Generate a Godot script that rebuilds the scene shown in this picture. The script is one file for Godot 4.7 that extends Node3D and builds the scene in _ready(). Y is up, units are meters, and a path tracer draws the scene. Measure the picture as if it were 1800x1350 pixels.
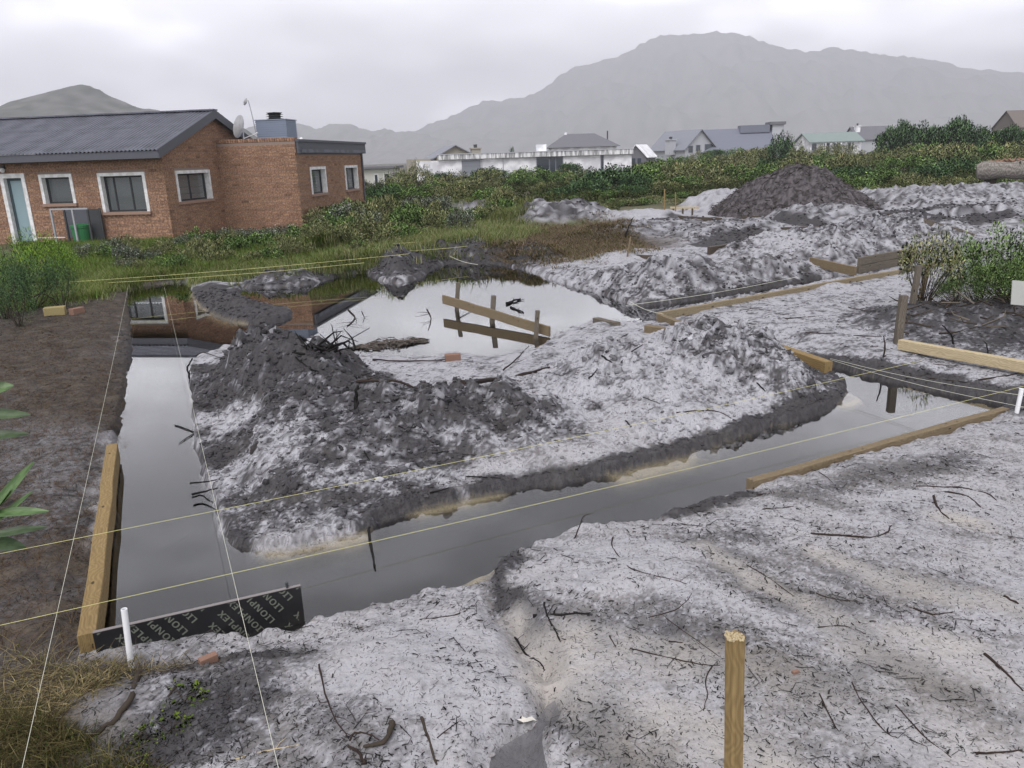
extends Node3D
# A flooded foundation trench on a sandy plot: camera, sky, terrain, water, brick house, scrub, timber, twigs.

# ---------------------------------------------------------------- camera frame
const FPX := 1350.0
const EYE := Vector3(0, 2.1, 0)
const PITCH := 16.4
const ROLL := 1.8
var cam_r: Vector3
var cam_u: Vector3
var cam_f: Vector3
var rng := RandomNumberGenerator.new()
var taken := {}
var M := {}

func ray(px: float, py: float) -> Vector3:
	return cam_f + cam_r * ((px - 900.0) / FPX) - cam_u * ((py - 675.0) / FPX)

func gp(px: float, py: float, h := 0.0) -> Vector3:      # where that direction meets the level h
	var d := ray(px, py)
	return EYE + d * ((h - EYE.y) / d.y)

func at_z(px: float, py: float, z: float) -> Vector3:    # where that direction meets the upright plane z
	var d := ray(px, py)
	return EYE + d * (z / d.z)

func on_ground(px: float, py: float) -> Vector3:         # where that direction meets the terrain
	var d := ray(px, py).normalized()
	var t := 1.2
	var last := t
	while t < 60.0:
		var p := EYE + d * t
		if p.y <= maxf(height_at(p.x, p.z), 0.0):
			break
		last = t
		t += 0.03 + t * 0.004
	for k in 6:
		var m := (last + t) * 0.5
		var p := EYE + d * m
		if p.y <= maxf(height_at(p.x, p.z), 0.0):
			t = m
		else:
			last = m
	return EYE + d * t

# ---------------------------------------------------------------- naming
func numbered(n: String) -> String:
	if not taken.has(n):
		taken[n] = 0
		return n
	taken[n] += 1
	return "%s_%03d" % [n, taken[n]]

func tag(o: Node, label: String, category: String, group := "") -> Node:
	o.set_meta("label", label)
	o.set_meta("category", category)
	if group != "":
		o.set_meta("group", group)
	return o

func thing(called: String, label: String, category: String, pos := Vector3.ZERO, turn := 0.0, group := "") -> Node3D:
	var o := Node3D.new()
	o.name = numbered(called)
	add_child(o)
	o.position = pos
	o.rotation.y = turn
	tag(o, label, category, group)
	return o

func obj(called: String, mesh: Mesh, m: Material, parent: Node = null) -> MeshInstance3D:
	var o := MeshInstance3D.new()
	o.mesh = mesh
	if m:
		o.material_override = m
	if parent == null:
		o.name = numbered(called)
		add_child(o)
	else:
		o.name = called
		parent.add_child(o, true)
	return o

func struct(called: String, mesh: Mesh, m: Material) -> MeshInstance3D:
	var o := obj(called, mesh, m)
	o.set_meta("kind", "structure")
	return o

func copies(called: String, mesh: Mesh, m: Material, xf: Array, cols: Array, parent: Node = null) -> MultiMeshInstance3D:
	var mm := MultiMesh.new()
	mm.transform_format = MultiMesh.TRANSFORM_3D
	mm.use_colors = cols.size() > 0
	mm.mesh = mesh
	mm.instance_count = xf.size()
	for i in xf.size():
		mm.set_instance_transform(i, xf[i])
		if cols.size() > 0:
			mm.set_instance_color(i, cols[i])
	var o := MultiMeshInstance3D.new()
	o.multimesh = mm
	o.material_override = m
	o.set_meta("kind", "stuff")
	if parent == null:
		o.name = numbered(called)
		add_child(o)
	else:
		o.name = called
		parent.add_child(o, true)
	return o

# ---------------------------------------------------------------- materials
func lin(r: float, g: float, b: float, a := 1.0) -> Color:   # a base colour given in linear values
	var c := Color(r, g, b).linear_to_srgb()
	c.a = a
	return c

func mat(c: Color, rough := 0.8, spec := 0.5) -> StandardMaterial3D:
	var m := StandardMaterial3D.new()
	m.albedo_color = c
	m.roughness = rough
	m.metallic_specular = spec
	return m

func tinted(rough := 0.85, spec := 0.3) -> StandardMaterial3D:   # colour comes from vertices or copies
	var m := mat(Color(1, 1, 1), rough, spec)
	m.vertex_color_use_as_albedo = true
	return m

func noise(freq: float, octaves := 3, seed_ := 1, kind := FastNoiseLite.TYPE_SIMPLEX_SMOOTH) -> FastNoiseLite:
	var n := FastNoiseLite.new()
	n.noise_type = kind
	n.frequency = freq
	n.seed = seed_
	n.fractal_type = FastNoiseLite.FRACTAL_FBM if octaves > 1 else FastNoiseLite.FRACTAL_NONE
	n.fractal_octaves = octaves
	return n

func noise_tex(freq: float, octaves: int, seed_: int, lo: Color, hi: Color, size := 512, a := 0.3, b := 0.7) -> NoiseTexture2D:
	var t := NoiseTexture2D.new()
	t.width = size
	t.height = size
	t.seamless = true
	t.noise = noise(freq, octaves, seed_)
	var g := Gradient.new()
	g.offsets = PackedFloat32Array([a, b])
	g.colors = PackedColorArray([lo, hi])
	t.color_ramp = g
	return t

func bump_tex(freq: float, octaves: int, seed_: int, size := 512, strength := 6.0) -> NoiseTexture2D:
	var t := NoiseTexture2D.new()
	t.width = size
	t.height = size
	t.seamless = true
	t.as_normal_map = true
	t.bump_strength = strength
	t.noise = noise(freq, octaves, seed_)
	return t

func sand_image() -> ImageTexture:     # fine grain with scattered dark specks, seamless
	var n := 768
	var im := Image.create(n, n, false, Image.FORMAT_RGB8)
	var r := RandomNumberGenerator.new()
	r.seed = 5
	var v := PackedFloat32Array()
	v.resize(n * n)
	for i in n * n:
		v[i] = 0.86 + 0.14 * r.randf()
	for k in 5200:
		var x := r.randi_range(0, n - 1)
		var y := r.randi_range(0, n - 1)
		var big := r.randf()
		var ln := 1 + int(big * big * big * 14.0)
		var a := r.randf() * TAU
		var dark := r.randf_range(0.12, 0.6)
		for s in ln:
			var xx := posmod(int(x + cos(a) * s), n)
			var yy := posmod(int(y + sin(a) * s), n)
			v[yy * n + xx] *= dark
			if big > 0.55:
				v[yy * n + (xx + 1) % n] *= dark
	for y in n:
		for x in n:
			var g := v[y * n + x]
			im.set_pixel(x, y, Color(g, g, g))
	return ImageTexture.create_from_image(im)

func wood_image(seed_: int, c0: Color, c1: Color, knots := 5) -> ImageTexture:   # grain along v
	var w := 128
	var h := 512
	var im := Image.create(w, h, false, Image.FORMAT_RGB8)
	var n1 := noise(0.02, 3, seed_)
	var n2 := noise(0.012, 2, seed_ + 7)
	var r := RandomNumberGenerator.new()
	r.seed = seed_
	var kn := []
	for k in knots:
		kn.append(Vector3(r.randf() * w, r.randf() * h, r.randf_range(3, 7)))
	for y in h:
		for x in w:
			var u := x + n2.get_noise_2d(x * 0.6, y * 0.9) * 22.0
			var kd := 0.0
			for k in kn:
				var d := Vector2((x - k.x), (y - k.y) * 0.45).length()
				u += 5.0 * exp(-d * d / (k.z * k.z * 3.0)) * signf(x - k.x)
				kd = maxf(kd, 1.0 - smoothstep(k.z * 0.6, k.z, d))
			var g := 0.5 + 0.5 * sin(u * 0.55 + n1.get_noise_2d(x * 3.0, y * 0.12) * 3.0)
			g = g * 0.55 + 0.45 * (0.5 + n1.get_noise_2d(x * 9.0, y * 0.25))
			var c := c0.lerp(c1, clampf(g, 0, 1))
			c = c.lerp(c0.darkened(0.55), kd * 0.8)
			im.set_pixel(x, y, c)
	return ImageTexture.create_from_image(im)

# ---------------------------------------------------------------- shapes
func st_new() -> SurfaceTool:
	var st := SurfaceTool.new()
	st.begin(Mesh.PRIMITIVE_TRIANGLES)
	return st

func done(st: SurfaceTool) -> ArrayMesh:
	st.generate_normals()
	return st.commit()

func quad(st: SurfaceTool, a: Vector3, b: Vector3, c: Vector3, d: Vector3) -> void:   # clockwise seen from the front
	st.set_smooth_group(-1)
	var l := (b - a).length()
	var w := (d - a).length()
	st.set_uv(Vector2(0, 0)); st.add_vertex(a)
	st.set_uv(Vector2(0, l)); st.add_vertex(b)
	st.set_uv(Vector2(w, l)); st.add_vertex(c)
	st.set_uv(Vector2(0, 0)); st.add_vertex(a)
	st.set_uv(Vector2(w, l)); st.add_vertex(c)
	st.set_uv(Vector2(w, 0)); st.add_vertex(d)

func tri(st: SurfaceTool, a: Vector3, b: Vector3, c: Vector3) -> void:
	st.set_smooth_group(-1)
	st.set_uv(Vector2(0, 0)); st.add_vertex(a)
	st.set_uv(Vector2(0, 1)); st.add_vertex(b)
	st.set_uv(Vector2(1, 0)); st.add_vertex(c)

func box(st: SurfaceTool, lo: Vector3, hi: Vector3) -> void:
	var p := [Vector3(lo.x, lo.y, lo.z), Vector3(hi.x, lo.y, lo.z), Vector3(hi.x, hi.y, lo.z), Vector3(lo.x, hi.y, lo.z),
		Vector3(lo.x, lo.y, hi.z), Vector3(hi.x, lo.y, hi.z), Vector3(hi.x, hi.y, hi.z), Vector3(lo.x, hi.y, hi.z)]
	for f in [[4, 7, 6, 5], [1, 2, 3, 0], [0, 3, 7, 4], [5, 6, 2, 1], [7, 3, 2, 6], [0, 4, 5, 1]]:
		quad(st, p[f[0]], p[f[1]], p[f[2]], p[f[3]])

func box_mesh(lo: Vector3, hi: Vector3) -> ArrayMesh:
	var st := st_new()
	box(st, lo, hi)
	return done(st)

func soft_box(s: Vector3, ch: float) -> ArrayMesh:     # a box round the origin with chamfered edges
	var st := st_new()
	var h := s * 0.5
	var c := h - Vector3(ch, ch, ch)
	for ax in 3:
		for sg in [-1.0, 1.0]:
			var u := (ax + 1) % 3
			var v := (ax + 2) % 3
			var f := []
			for k in [[-1, -1], [-1, 1], [1, 1], [1, -1]]:
				var p := Vector3.ZERO
				p[ax] = h[ax] * sg
				p[u] = c[u] * k[0]
				p[v] = c[v] * k[1]
				f.append(p)
			if sg < 0:
				f.reverse()
			quad(st, f[0], f[1], f[2], f[3])
			# edge strips towards +u and +v neighbours
			for su in [-1.0, 1.0]:
				if sg > 0:
					var e := []
					for kv in [-1.0, 1.0]:
						var a := Vector3.ZERO
						a[ax] = h[ax]; a[u] = c[u] * su; a[v] = c[v] * kv
						var b := Vector3.ZERO
						b[ax] = c[ax]; b[u] = h[u] * su; b[v] = c[v] * kv
						e.append([a, b])
					var q4 := [e[0][0], e[1][0], e[1][1], e[0][1]]
					if su < 0:
						q4.reverse()
					quad(st, q4[0], q4[1], q4[2], q4[3])
					var e2 := []
					for kv in [-1.0, 1.0]:
						var a := Vector3.ZERO
						a[ax] = -h[ax]; a[u] = c[u] * su; a[v] = c[v] * kv
						var b := Vector3.ZERO
						b[ax] = -c[ax]; b[u] = h[u] * su; b[v] = c[v] * kv
						e2.append([a, b])
					var q5 := [e2[0][1], e2[1][1], e2[1][0], e2[0][0]]
					if su < 0:
						q5.reverse()
					quad(st, q5[0], q5[1], q5[2], q5[3])
	for a in [-1.0, 1.0]:
		for b in [-1.0, 1.0]:
			for d in [-1.0, 1.0]:
				var p1 := Vector3(h.x * a, c.y * b, c.z * d)
				var p2 := Vector3(c.x * a, h.y * b, c.z * d)
				var p3 := Vector3(c.x * a, c.y * b, h.z * d)
				if a * b * d > 0:
					tri(st, p1, p3, p2)
				else:
					tri(st, p1, p2, p3)
	return done(st)

func tube(st: SurfaceTool, pts: Array, radii: Array, sides := 6, cap := true) -> void:
	var n := pts.size()
	var rings := []
	var ref := Vector3.UP
	var run := 0.0
	for i in n:
		var t: Vector3 = (pts[mini(i + 1, n - 1)] - pts[maxi(i - 1, 0)]).normalized()
		if t.length() < 0.5:
			t = Vector3.FORWARD
		if absf(t.dot(ref)) > 0.93:
			ref = Vector3.RIGHT if absf(t.x) < 0.8 else Vector3.FORWARD
		var a := t.cross(ref).normalized()
		var b := t.cross(a)
		if i > 0:
			run += (pts[i] - pts[i - 1]).length()
		var ring := []
		for k in sides:
			var w := TAU * k / sides
			ring.append(pts[i] + (a * cos(w) + b * sin(w)) * radii[i])
		rings.append([ring, run])
	st.set_smooth_group(1)
	for i in n - 1:
		for k in sides:
			var k2 := (k + 1) % sides
			var u0 := float(k) / sides
			var u1 := float(k + 1) / sides
			var p = [rings[i][0][k], rings[i + 1][0][k], rings[i + 1][0][k2], rings[i][0][k2]]
			var uv = [Vector2(u0, rings[i][1]), Vector2(u0, rings[i + 1][1]), Vector2(u1, rings[i + 1][1]), Vector2(u1, rings[i][1])]
			for q in [0, 1, 2, 0, 2, 3]:
				st.set_uv(uv[q])
				st.add_vertex(p[q])
	if cap:
		for e in [0, n - 1]:
			for k in range(1, sides - 1):
				var r0 = rings[e][0]
				if e == 0:
					tri(st, r0[0], r0[k], r0[k + 1])
				else:
					tri(st, r0[0], r0[k + 1], r0[k])

func tube_mesh(pts: Array, radii: Array, sides := 6, cap := true) -> ArrayMesh:
	var st := st_new()
	tube(st, pts, radii, sides, cap)
	return done(st)

func lathe(profile: Array, sides := 16) -> ArrayMesh:      # profile: Vector2(radius, y), bottom to top
	var st := st_new()
	for i in profile.size() - 1:
		for k in sides:
			var a := TAU * k / sides
			var b := TAU * (k + 1) / sides
			var p: Vector2 = profile[i]
			var q: Vector2 = profile[i + 1]
			quad(st, Vector3(cos(a) * p.x, p.y, sin(a) * p.x), Vector3(cos(a) * q.x, q.y, sin(a) * q.x), Vector3(cos(b) * q.x, q.y, sin(b) * q.x), Vector3(cos(b) * p.x, p.y, sin(b) * p.x))
	return done(st)

func bar_mesh(ln: float, w: float, h: float, seed_ := 1, bow := 0.004, ch := 0.004) -> ArrayMesh:
	# a sawn timber along +z from 0 to ln, its top at y 0, slightly bowed, edges eased; the grain runs along v
	var n := noise(0.9, 2, seed_)
	var sec := []
	var hw := w * 0.5
	for p in [Vector2(-hw + ch, 0), Vector2(hw - ch, 0), Vector2(hw, -ch), Vector2(hw, -h + ch), Vector2(hw - ch, -h), Vector2(-hw + ch, -h), Vector2(-hw, -h + ch), Vector2(-hw, -ch)]:
		sec.append(p)
	var st := st_new()
	var seg := maxi(2, int(ln / 0.25))
	var off := n.get_noise_1d(seed_ * 13.0) * 3.0
	var ring := func(i: int) -> Array:
		var z := ln * i / seg
		var out := []
		for p in sec:
			out.append(Vector3(p.x + n.get_noise_2d(z * 1.3, seed_) * bow * 2.0, p.y + n.get_noise_2d(z * 1.1, seed_ + 40) * bow * 2.0, z))
		return out
	var per := 0.0
	var us := [0.0]
	for k in 8:
		per += (sec[(k + 1) % 8] - sec[k]).length()
		us.append(per)
	for i in seg:
		var a: Array = ring.call(i)
		var b: Array = ring.call(i + 1)
		for k in 8:
			var k2 := (k + 1) % 8
			st.set_smooth_group(-1)
			var v0: float = ln * i / seg + off
			var v1: float = ln * (i + 1) / seg + off
			var p = [a[k], b[k], b[k2], a[k2]]
			var uv = [Vector2(us[k] * 4.0, v0), Vector2(us[k] * 4.0, v1), Vector2(us[k + 1] * 4.0, v1), Vector2(us[k + 1] * 4.0, v0)]
			for q in [0, 2, 1, 0, 3, 2]:
				st.set_uv(uv[q])
				st.add_vertex(p[q])
	for e in [0, seg]:
		var r: Array = ring.call(e)
		for k in range(1, 7):
			var t3 = [r[0], r[k], r[k + 1]] if e == 0 else [r[0], r[k + 1], r[k]]
			for p in t3:
				st.set_uv(Vector2(p.x * 9.0, p.y * 1.2 + 0.3))
				st.add_vertex(p)
	return done(st)

func along(o: Node3D, a: Vector3, b: Vector3) -> void:     # puts a bar's origin at a, its +z towards b
	var z := (b - a).normalized()
	var x := Vector3.UP.cross(z).normalized() if absf(z.y) < 0.98 else Vector3.RIGHT
	o.transform = Transform3D(Basis(x, z.cross(x), z), a)

# ---------------------------------------------------------------- terrain fields
const GX0 := -15.0
const GZ0 := -40.0
const CELL := 0.1
const NX := 360
const NZ := 396
var f_sd := PackedFloat32Array()      # distance to the waterline, negative in the water
var f_mound := PackedFloat32Array()   # heaps
var f_dark := PackedFloat32Array()    # how much dark organic soil lies about
var f_lump := PackedFloat32Array()    # how cloddy the surface is
var f_wet := PackedFloat32Array()     # washed, beige, smooth sand
var f_brown := PackedFloat32Array()   # brown litter
var f_bed := PackedFloat32Array()     # shallows under water
var n_a := FastNoiseLite.new()
var n_b := FastNoiseLite.new()
var n_c := FastNoiseLite.new()
var n_d := FastNoiseLite.new()
var n_e := FastNoiseLite.new()
var n_f := FastNoiseLite.new()
var n_g := FastNoiseLite.new()
var left_a: Vector2
var left_n: Vector2

const SHORE := [
	[222, 530], [224, 512], [250, 503], [300, 497], [345, 497], [400, 500], [440, 507], [500, 504], [560, 497], [592, 486], [640, 478], [662, 492], [700, 499], [738, 488], [762, 472], [785, 463], [830, 464], [870, 463], [900, 470], [925, 474],
	[960, 488], [1000, 501], [1050, 515], [1090, 527], [1112, 538], [1140, 537], [1200, 530], [1300, 514], [1400, 497], [1445, 489], [1520, 474], [1575, 462], [1590, 468], [1560, 478], [1440, 502], [1300, 526], [1170, 550], [1160, 553], [1206, 573], [1290, 592], [1350, 604], [1400, 620], [1456, 640],
	[1500, 654], [1560, 669], [1630, 684], [1700, 697], [1780, 712], [1784, 722], [1755, 728], [1600, 776], [1450, 818], [1335, 850], [1312, 866], [1270, 873], [1225, 893], [1170, 917], [1120, 926], [1065, 932], [1010, 945], [960, 957], [910, 975], [876, 993], [862, 1012], [866, 1034],
	[820, 1043], [765, 1048], [700, 1062], [640, 1078], [580, 1098], [530, 1113], [470, 1122], [400, 1128], [300, 1128], [165, 1128], [160, 1112], [176, 1030], [192, 900], [205, 790], [206, 765], [216, 720], [224, 660], [231, 600], [227, 560]]
const ISLAND := [
	[405, 955], [440, 966], [520, 960], [560, 948], [640, 932], [660, 915], [740, 892], [850, 868], [920, 858], [990, 850], [1040, 838], [1090, 826], [1180, 806], [1250, 783], [1330, 757], [1400, 738], [1470, 717], [1492, 697], [1480, 672], [1448, 645], [1425, 625],
	[1380, 610], [1320, 597], [1240, 584], [1190, 578], [1120, 572], [1050, 567], [1020, 578], [985, 590], [962, 606], [942, 619], [900, 627], [850, 632], [800, 629], [740, 635], [690, 633], [640, 632], [600, 630],
	[570, 622], [530, 610], [480, 604], [430, 606], [390, 616], [350, 632], [334, 645], [338, 690], [340, 720], [347, 752], [343, 775], [352, 805], [366, 850], [380, 892], [396, 932]]
const ISLET := [[336, 505], [352, 494], [395, 492], [425, 503], [418, 520], [440, 530], [475, 538], [512, 548], [516, 556], [490, 566], [440, 570], [405, 563], [365, 547], [342, 528]]

func poly(a: Array) -> PackedVector2Array:
	var out := PackedVector2Array()
	for p in a:
		var w := gp(p[0], p[1], 0.0)
		out.append(Vector2(w.x, w.z))
	return out

func splat(f: PackedFloat32Array, ax: float, ay: float, bx: float, by: float, w: float, v: float, sharp := 1.5, how := 0, level := 0.15) -> void:
	# a rounded ridge from pixel (ax, ay) to (bx, by), both on that level, of half width w metres
	var a3 := gp(ax, ay, level)
	var b3 := gp(bx, by, level)
	splat_m(f, Vector2(a3.x, a3.z), Vector2(b3.x, b3.z), w, v, sharp, how)

func splat_m(f: PackedFloat32Array, a: Vector2, b: Vector2, w: float, v: float, sharp := 1.5, how := 0) -> void:
	var x0 := clampi(int((minf(a.x, b.x) - w - GX0) / CELL), 0, NX - 1)
	var x1 := clampi(int((maxf(a.x, b.x) + w - GX0) / CELL) + 1, 0, NX - 1)
	var z0 := clampi(int((minf(a.y, b.y) - w - GZ0) / CELL), 0, NZ - 1)
	var z1 := clampi(int((maxf(a.y, b.y) + w - GZ0) / CELL) + 1, 0, NZ - 1)
	var ab := b - a
	var l2 := maxf(ab.length_squared(), 1e-6)
	for j in range(z0, z1 + 1):
		for i in range(x0, x1 + 1):
			var p := Vector2(GX0 + i * CELL, GZ0 + j * CELL)
			var t := clampf((p - a).dot(ab) / l2, 0.0, 1.0)
			var d := (p - a - ab * t).length() / w
			if d < 1.0:
				var k := pow(1.0 - d * d, sharp) * v
				var q := j * NX + i
				if how == 0:
					f[q] = maxf(f[q], k) + minf(f[q], k) * 0.35 if k > 0.0 and f[q] >= 0.0 else f[q] + k
				else:
					f[q] = lerpf(f[q], v, pow(1.0 - d * d, sharp))

func samp(f: PackedFloat32Array, x: float, z: float) -> float:
	var fx := clampf((x - GX0) / CELL, 0.0, NX - 1.001)
	var fz := clampf((z - GZ0) / CELL, 0.0, NZ - 1.001)
	var i := int(fx)
	var j := int(fz)
	var u := fx - i
	var v := fz - j
	var q := j * NX + i
	return (f[q] * (1.0 - u) + f[q + 1] * u) * (1.0 - v) + (f[q + NX] * (1.0 - u) + f[q + NX + 1] * u) * v

func make_fields() -> void:
	for f in [f_sd, f_mound, f_dark, f_lump, f_wet, f_brown, f_bed]:
		f.resize(NX * NZ)
	n_a = noise(0.45, 2, 11)
	n_b = noise(1.7, 3, 12)
	n_c = noise(6.0, 3, 13)
	n_d = noise(17.0, 3, 14)
	n_e = noise(3.2, 4, 15)
	n_f = noise(45.0, 2, 16)
	n_g = noise(3.4, 2, 17)
	f_sd.fill(3.0)
	f_dark.fill(0.33)
	f_lump.fill(0.35)
	# waterline
	var ps := [poly(SHORE), poly(ISLAND), poly(ISLET)]
	var seg := []
	for p in ps:
		for k in p.size():
			seg.append([p[k], p[(k + 1) % p.size()]])
	var sa := PackedVector2Array()
	var sb := PackedVector2Array()
	for s in seg:
		sa.append(s[0])
		sb.append(s[1])
	var ns := sa.size()
	for j in NZ:
		var z := GZ0 + j * CELL
		if z < -19.0 or z > -2.2:
			continue
		for i in NX:
			var x := GX0 + i * CELL
			if x < -9.5 or x > 9.5:
				continue
			var p := Vector2(x, z)
			var best := 9.0
			for k in ns:
				var a := sa[k]
				var ab := sb[k] - a
				var t := clampf((p - a).dot(ab) / ab.length_squared(), 0.0, 1.0)
				best = minf(best, (p - a - ab * t).length_squared())
			var wet := Geometry2D.is_point_in_polygon(p, ps[0]) and not Geometry2D.is_point_in_polygon(p, ps[1]) and not Geometry2D.is_point_in_polygon(p, ps[2])
			f_sd[j * NX + i] = clampf(-sqrt(best) if wet else sqrt(best), -3.0, 3.0)
	# heaps: pixel a, pixel b, half width, height, dark, lump
	for r in [
		[425, 668, 500, 690, 0.95, 0.46, 1, 1], [400, 660, 430, 652, 0.6, 0.2, 0.85, 1], [560, 690, 640, 740, 0.8, 0.2, 0.95, 1], [470, 770, 640, 790, 0.85, 0.2, 0.85, 0.9], [600, 745, 720, 745, 0.6, 0.16, 0.9, 1],
		[780, 752, 890, 740, 0.65, 0.27, 0.75, 0.9], [1000, 690, 1080, 690, 0.7, 0.16, 0.3, 0.6], [1110, 668, 1270, 640, 1, 0.34, 0.36, 0.75], [1240, 650, 1300, 640, 0.55, 0.14, 0.55, 0.9], [1310, 660, 1400, 672, 0.55, 0.22, 0.6, 0.9], [1180, 730, 1260, 720, 0.5, 0.1, 0.3, 0.6],
		[480, 850, 620, 840, 0.6, 0.09, 0.7, 0.8], [420, 800, 480, 810, 0.4, 0.06, 0.45, 0.7],
		[368, 512, 395, 540, 0.6, 0.17, 1.15, 1], [410, 548, 495, 557, 0.5, 0.15, 1.2, 1],
		[645, 470, 745, 464, 1.3, 0.33, 0.95, 1], [675, 470, 720, 466, 0.7, 0.1, 0.95, 1], [475, 490, 585, 480, 0.7, 0.28, 0.8, 0.9], [560, 448, 575, 446, 0.5, 0.3, 0.3, 0.6],
		[795, 449, 905, 451, 1.1, 0.34, 1, 1], [810, 440, 830, 440, 0.5, 0.25, 0.6, 0.8], [610, 466, 655, 466, 0.9, 0.16, 0.95, 1], [740, 460, 790, 455, 0.9, 0.18, 0.95, 1],
		[960, 478, 1090, 500, 0.8, 0.25, 0.42, 0.9], [1110, 500, 1230, 506, 1, 0.32, 0.6, 1], [1230, 500, 1390, 480, 1, 0.38, 0.55, 1], [1380, 478, 1420, 474, 0.7, 0.3, 0.5, 0.9],
		[1085, 455, 1125, 448, 0.8, 0.14, 0.12, 0.4], [1090, 395, 1150, 392, 1.3, 0.31, 0.12, 0.3], [1080, 418, 1220, 402, 1.3, 0.25, 0.62, 0.9], [1240, 420, 1330, 408, 1.2, 0.25, 0.56, 0.9], [1330, 445, 1400, 432, 1, 0.28, 0.56, 0.9], [1400, 395, 1470, 388, 1.2, 0.37, 0.56, 0.9],
		[1440, 448, 1600, 425, 1.5, 0.38, 0.5, 1], [1500, 425, 1610, 408, 1.5, 0.34, 0.56, 1], [1510, 368, 1620, 358, 2.4, 0.46, 0.44, 0.9], [1640, 372, 1790, 356, 2.4, 0.53, 0.5, 0.9], [1700, 392, 1830, 380, 2.2, 0.28, 0.44, 0.9], [1560, 390, 1680, 392, 1.6, 0.19, 0.5, 0.9],
		[780, 388, 845, 386, 1.1, 0.5, 0.6, 0.9], [955, 398, 1015, 394, 1.3, 0.6, 0.7, 1], [900, 402, 940, 402, 0.9, 0.3, 0.6, 0.9], [1250, 370, 1280, 366, 1.4, 0.56, 0.19, 0.5],
		[540, 1180, 700, 1150, 0.35, 0.05, 0.25, 0.35], [640, 1240, 800, 1220, 0.45, 0.06, 0.2, 0.3], [1000, 990, 1150, 1000, 0.5, 0.05, 0.22, 0.3], [180, 1255, 300, 1225, 0.28, 0.05, 0.2, 0.4], [330, 1180, 420, 1230, 0.3, 0.05, 0.7, 0.6],
		[1640, 560, 1830, 555, 1, 0.16, 0.95, 0.6], [1700, 600, 1830, 590, 0.7, 0.05, 0.8, 0.5], [1430, 500, 1455, 497, 0.25, 0.12, 0, 0.1], [1470, 648, 1780, 702, 0.4, 0.12, 0.95, 0.6]]:
		splat(f_mound, r[0], r[1], r[2], r[3], r[4], r[5])
		splat(f_dark, r[0], r[1], r[2], r[3], r[4] * 1.1, r[6], 0.8, 1)
		splat(f_lump, r[0], r[1], r[2], r[3], r[4] * 1.1, r[7], 0.8, 1)
	# darker and lighter ground: pixel a, pixel b, half width, darkness
	for r in [
		[345, 505, 500, 560, 0.85, 1.15], [1150, 1080, 1420, 1190, 0.28, 0.84], [1300, 1010, 1500, 1080, 0.2, 0.74], [1180, 940, 1330, 930, 0.16, 0.81], [1400, 860, 1700, 800, 0.22, 0.81], [1300, 980, 1640, 1010, 0.3, 0.68], [1560, 1140, 1760, 1260, 0.14, 0.84], [1000, 1240, 1130, 1330, 0.2, 0.94],
		[880, 1010, 920, 1060, 0.12, 1.1], [920, 1060, 960, 1110, 0.1, 1.08], [980, 1075, 1120, 1080, 0.15, 0.68], [420, 1130, 560, 1140, 0.12, 1.1], [300, 1290, 420, 1260, 0.25, 1.01], [500, 1300, 640, 1310, 0.25, 0.61], [600, 1100, 680, 1090, 0.1, 0.68],
		[640, 1150, 880, 1180, 0.3, 0.1], [960, 970, 1150, 960, 0.25, 0.15], [1180, 770, 1330, 740, 0.3, 0.12], [1010, 800, 1100, 790, 0.2, 0.15], [1080, 600, 1130, 640, 0.4, 0.15], [700, 890, 850, 850, 0.15, 0.4], [400, 945, 470, 950, 0.12, 0.81],
		[1250, 600, 1500, 600, 0.5, 0.3], [1350, 560, 1600, 640, 0.6, 0.42], [1200, 560, 1500, 520, 0.5, 0.4], [1480, 660, 1760, 700, 0.3, 0.9], [1460, 640, 1560, 655, 0.2, 0.85],
		[800, 660, 960, 640, 0.5, 0.35], [360, 720, 420, 740, 0.25, 0.3], [1360, 440, 1380, 452, 0.6, 0.2], [1240, 380, 1420, 372, 1, 0.15], [1420, 500, 1500, 510, 0.5, 0.3]]:
		splat(f_dark, r[0], r[1], r[2], r[3], r[4], r[5], 0.9, 1)
	# the black peaty layer that shows along the cut edges
	for r in [[350, 650, 372, 660, 0.14, 1.3], [355, 712, 370, 720, 0.14, 1.4], [372, 812, 392, 820, 0.13, 1.4], [400, 935, 430, 950, 0.09, 1.2], [640, 915, 700, 898, 0.1, 1.2], [740, 885, 790, 875, 0.1, 1.2], [850, 862, 1090, 826, 0.136, 1.5], [1090, 822, 1330, 754, 0.151, 1.6], [1330, 752, 1495, 696, 0.136, 1.6], 
		[206, 765, 230, 600, 0.136, 1.5], [230, 600, 224, 520, 0.136, 1.4], [1458, 642, 1790, 712, 0.297, 1.7], [862, 1015, 900, 985, 0.136, 1.2], [1180, 912, 1310, 872, 0.136, 1.1], [1200, 530, 1445, 489, 0.194, 1.3], [1110, 538, 1200, 530, 0.162, 1.2],
		[1240, 441, 1340, 428, 0.405, 1.3], [1380, 408, 1490, 412, 0.472, 1.3], [1190, 402, 1330, 396, 0.405, 1.1], [1560, 402, 1740, 392, 0.472, 1.3], [1300, 386, 1440, 384, 0.405, 1], [1620, 420, 1760, 405, 0.405, 1.2]]:
		var pa := gp(r[0], r[1], 0.03)
		var pb := gp(r[2], r[3], 0.03)
		splat_m(f_dark, Vector2(pa.x, pa.z), Vector2(pb.x, pb.z), r[4], r[5], 0.9, 1)
	for r in [[1240, 441, 1340, 428, 0.35], [1380, 408, 1490, 412, 0.4], [1560, 402, 1740, 392, 0.45], [1190, 402, 1330, 396, 0.35]]:
		splat(f_mound, r[0], r[1], r[2], r[3], r[4], 0.02, 0.6, 1)
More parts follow.
